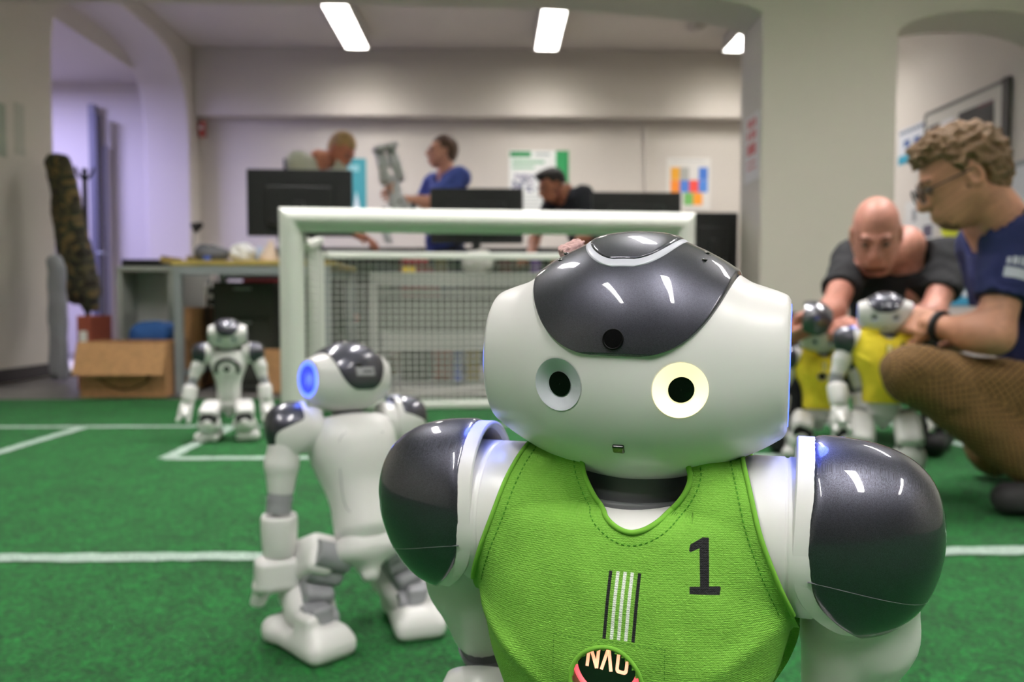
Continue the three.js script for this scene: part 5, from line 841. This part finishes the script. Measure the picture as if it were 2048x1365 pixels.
// things on the desks
{
  const T1 = 0.7505, z1 = -4.72;
  const lap = thing('laptop', 'closed black laptop on the grey side desk', 'laptop', [X(300, 5.15), 0.7425, -5.15]); mesh('base', bx(0.26, 0.018, 0.2, 0, 0.01, 0, 0.005), M.blackPlastic, lap); mesh('lid', bx(0.26, 0.028, 0.2, 0, 0.033, 0, 0.007), M.blackMatte, lap);
  const tr = thing('wooden_tray', 'flat light wooden tray at the end of the yellow desk', 'tray', [X(350, 4.8) + 0.04, T1, -4.85]); mesh('tray_base', bx(0.16, 0.008, 0.3, 0, 0.004, 0), M.wood, tr); for (const s of [-1, 1]) mesh('tray_rim', bx(0.012, 0.04, 0.3, s * 0.074, 0.02, 0), M.wood, tr);
  const hv = thing('handheld_device', 'dark grey rounded device with a blue part on the yellow desk', 'device', [X(424, 4.72), T1, z1]);
  mesh('body', sdfGeo(cut(uni(0.03, ellip([0, 0.045, 0], [0.085, 0.055, 0.07]), ellip([-0.05, 0.06, 0], [0.04, 0.05, 0.05]), rbox([0.06, 0.05, 0], [0.045, 0.03, 0.03], 0.02)), (x, y) => 0.001 - y), [-0.13, -0.01, -0.1], [0.13, 0.13, 0.1], 0.007), std(C(86, 88, 92), 0.5), hv); mesh('blue_part', bx(0.04, 0.03, 0.02, 0.0, 0.02, 0.07, 0.006), std(C(52, 82, 170), 0.5), hv); mesh('chrome_knob', new THREE.SphereGeometry(0.012, 16, 12).translate(0.02, 0.105, 0.02), std(C(235, 235, 240), 0.1, { metalness: 1 }), hv);
  const dl = thing('desk_lamp', 'small desk lamp with a black shade and thin stem on the yellow desk', 'lamp', [X(393, 5.05), T1, -5.05]); mesh('lamp_base', cyl(0.05, 0.045, 0.014, 0, 0.007, 0), M.blackMatte, dl); mesh('stem', tube([V(0, 0.01, 0), V(-0.012, 0.13, 0), V(0, 0.24, 0)], 0.004, 16, 8), M.paleSteel, dl); const sg = lathe([[0.012, 0.03], [0.016, 0.025], [0.034, -0.03], [0.032, -0.03], [0.013, 0.02], [0.001, 0.024]], 24); sg.rotateZ(-1.15); sg.translate(0.018, 0.245, 0); mesh('lamp_shade', sg, M.blackMatte, dl);
  const crumple = (label, px, d, rx, ry, rz, col, y = T1) => tag(mesh('crumpled_paper', sdfGeo((x, yy, z) => cut(ellip([0, ry * 0.7, 0], [rx, ry, rz]), (a, b) => 0.001 - b)(x, yy, z) + 0.016 * perlin.noise(x * 22, yy * 22, z * 22) + 0.006 * perlin.noise(x * 60, yy * 60, z * 60), [-rx - 0.03, -0.01, -rz - 0.03], [rx + 0.03, ry * 1.9 + 0.03, rz + 0.03], 0.007), col), label, 'paper').position.set(X(px, d), y + 0.01, -d);
  crumple('crumpled white papers on the yellow desk next to the grey device', 488, 4.7, 0.075, 0.06, 0.07, M.paper); crumple('pale blue crumpled plastic wrap on the yellow desk', 519, 4.86, 0.04, 0.055, 0.05, std(C(184, 196, 214), 0.5));
  tag(mesh('paper_bag', sdfGeo((x, y, z) => cut(cone([0, 0.02, 0], [0.01, 0.12, 0], 0.055, 0.008), (a, b) => 0.001 - b)(x, y, z) + 0.006 * perlin.noise(x * 30, y * 30, z * 30), [-0.08, -0.01, -0.08], [0.08, 0.15, 0.08], 0.006), std(C(216, 194, 172), 0.85)), 'cream paper bag with a pointed top on the yellow desk', 'bag').position.set(X(540, 4.62), T1, -4.62);
  const T2 = 0.7085;
  tag(mesh('plastic_bag', sdfGeo((x, y, z) => cut(uni(0.03, ellip([0, 0.06, 0], [0.105, 0.075, 0.08]), ellip([0.03, 0.09, 0], [0.06, 0.04, 0.05])), (a, b) => 0.001 - b)(x, y, z) + 0.012 * perlin.noise(x * 24, y * 24, z * 24), [-0.15, -0.01, -0.12], [0.15, 0.18, 0.12], 0.007), std(C(230, 226, 220), 0.4)), 'white plastic bag on the desk behind the net', 'bag').position.set(X(955, 5.1), T2 + 0.008, -5.1);
  const small = (name, label, cat, px, d, w, h, dp, col, extra) => { const g = thing(name, label, cat, [X(px, d), T2, -d]); mesh('case', bx(w, h, dp, 0, h / 2 + 0.0005, 0, 0.006), col, g); mesh('lid', bx(w * 0.96, 0.008, dp * 0.96, 0, h + 0.0045, 0, 0.003), extra ?? col, g); };
  small('tin_box', 'small yellow box on the desk behind the net', 'box', 818, 5.12, 0.085, 0.035, 0.06, std(C(222, 190, 60), 0.5));
  small('carton', 'orange and purple carton on the desk behind the robot helmet', 'carton', 1071, 5.2, 0.055, 0.11, 0.05, std(C(90, 60, 120), 0.6), std(C(226, 130, 50), 0.6));
  small('book_stack', 'dark brown box on the desk beside the plastic bag', 'box', 1012, 5.3, 0.08, 0.12, 0.1, std(C(70, 34, 32), 0.7), std(C(40, 26, 24), 0.7));
  small('storage_box', 'white box on the desk by the black monitor', 'box', 1140, 5.2, 0.12, 0.14, 0.1, std(C(210, 208, 204), 0.6));
  small('olive_box', 'olive box on the desk next to the black bottle', 'box', 882, 5.35, 0.07, 0.13, 0.08, std(C(84, 74, 48), 0.7));
  const bt = thing('bottle', 'black bottle on the desk beside the plastic bag', 'bottle', [X(905, 5.1), T2, -5.1]); mesh('bottle_body', lathe([[0.001, 0.0005], [0.028, 0.001], [0.03, 0.02], [0.03, 0.09], [0.014, 0.12], [0.013, 0.135], [0.001, 0.135]]), M.blackPlastic, bt); mesh('cap', cyl(0.015, 0.015, 0.02, 0, 0.145, 0), M.blackMatte, bt);
  small('tablet_box', 'flat dark box on the desk at the net edge', 'box', 770, 5.25, 0.13, 0.06, 0.12, std(C(44, 46, 52), 0.6));
  // floor under the desks
  const pc = thing('computer_tower', 'black computer case with a red light under the desk behind the net', 'computer', [X(700, 5.4), 0.001, -5.5]); mesh('case', bx(0.26, 0.62, 0.4, 0, 0.31, 0, 0.008), M.blackPlastic, pc); mesh('front_bezel', bx(0.24, 0.59, 0.012, 0, 0.31, 0.206, 0.004), M.blackMatte, pc); mesh('red_cap', cyl(0.03, 0.03, 0.012, 0.05, 0.42, 0.216, 'z'), std(C(200, 50, 44), 0.5), pc); mesh('silver_strip', bx(0.14, 0.014, 0.004, 0, 0.3, 0.214), M.paleSteel, pc);
  const fl = (label, px, d, w, h, col) => { const g = thing('storage_crate', label, 'crate', [X(px, d), 0.001, -d]); mesh('crate_body', bx(w, h, 0.22, 0, h / 2, 0, 0.008), col, g); mesh('crate_rim', bx(w + 0.012, 0.02, 0.232, 0, h - 0.01, 0, 0.005), col, g); };
  fl('red storage crate on the floor under the metal desk', 885, 5.45, 0.12, 0.19, std(C(150, 52, 44), 0.6)); fl('blue storage crate on the floor under the metal desk', 916, 5.28, 0.06, 0.2, std(C(44, 66, 140), 0.6)); fl('yellow storage crate on the floor under the metal desk', 946, 5.45, 0.1, 0.2, std(C(196, 160, 50), 0.6)); fl('dark storage crate on the floor under the metal desk', 832, 5.5, 0.2, 0.24, std(C(46, 44, 42), 0.7)); fl('black storage crate on the floor beside the yellow crate', 1010, 5.5, 0.24, 0.22, std(C(36, 36, 38), 0.7)); fl('brown storage crate on the floor under the metal desk', 775, 5.8, 0.14, 0.16, std(C(92, 70, 48), 0.7));
  const cab = (label, pts, r, col) => tag(mesh('cable', tube(pts, r, 60, 6), col), label, 'cable');
  cab('white cable coiled on the floor behind the net', [V(-0.55, 0.006, -4.75), V(-0.4, 0.006, -4.6), V(-0.15, 0.006, -4.7), V(0.1, 0.006, -4.6), V(0.25, 0.006, -4.85), V(0.0, 0.006, -4.95), V(-0.2, 0.006, -4.83)], 0.006, std(C(196, 194, 188), 0.6));
  cab('grey cable lying across the floor behind the net', [V(-0.6, 0.008, -4.5), V(-0.3, 0.008, -4.44), V(0.05, 0.008, -4.5), V(0.4, 0.008, -4.42)], 0.008, std(C(150, 148, 142), 0.6));
  cab('black cable hanging from the yellow desk to the floor', [V(X(432, 5), 0.655, -4.9), V(X(424, 5), 0.5, -4.92), V(X(430, 5), 0.25, -4.9), V(X(418, 5), 0.02, -4.88)], 0.006, M.blackMatte);
  cab('grey cable hanging under the yellow desk beside the black one', [V(X(436, 5), 0.68, -4.95), V(X(442, 5), 0.5, -4.96), V(X(428, 5), 0.25, -4.95), V(X(436, 5), 0.02, -4.93)], 0.006, M.grey);
  const so = thing('socket_box', 'white power socket box on the side panel under the yellow desk', 'socket', [X(430, 5.24), 0.56, -5.2]); mesh('socket_plate', bx(0.1, 0.16, 0.03, 0, 0, 0, 0.006), M.paper, so); for (const s of [-1, 1]) mesh('socket_hole', cyl(0.02, 0.02, 0.004, 0, s * 0.036, 0.017, 'z'), M.blackMatte, so);
  tag(mesh('shoulder_bag', sdfGeo((x, y, z) => cut(uni(0.05, rbox([0, 0.2, 0], [0.13, 0.22, 0.1], 0.06), rbox([0.0, 0.4, 0], [0.08, 0.05, 0.06], 0.04)), (a, b) => 0.003 - b)(x, y, z) + 0.014 * perlin.noise(x * 12, y * 12, z * 12), [-0.18, -0.02, -0.16], [0.18, 0.5, 0.16], 0.013), std(C(20, 20, 22), 0.85)), 'black bag standing on the turf behind the crouching yellow robot', 'bag').position.set(X(1600, 3.45), 0.012, -3.5);
}
renderer.render(scene, camera);
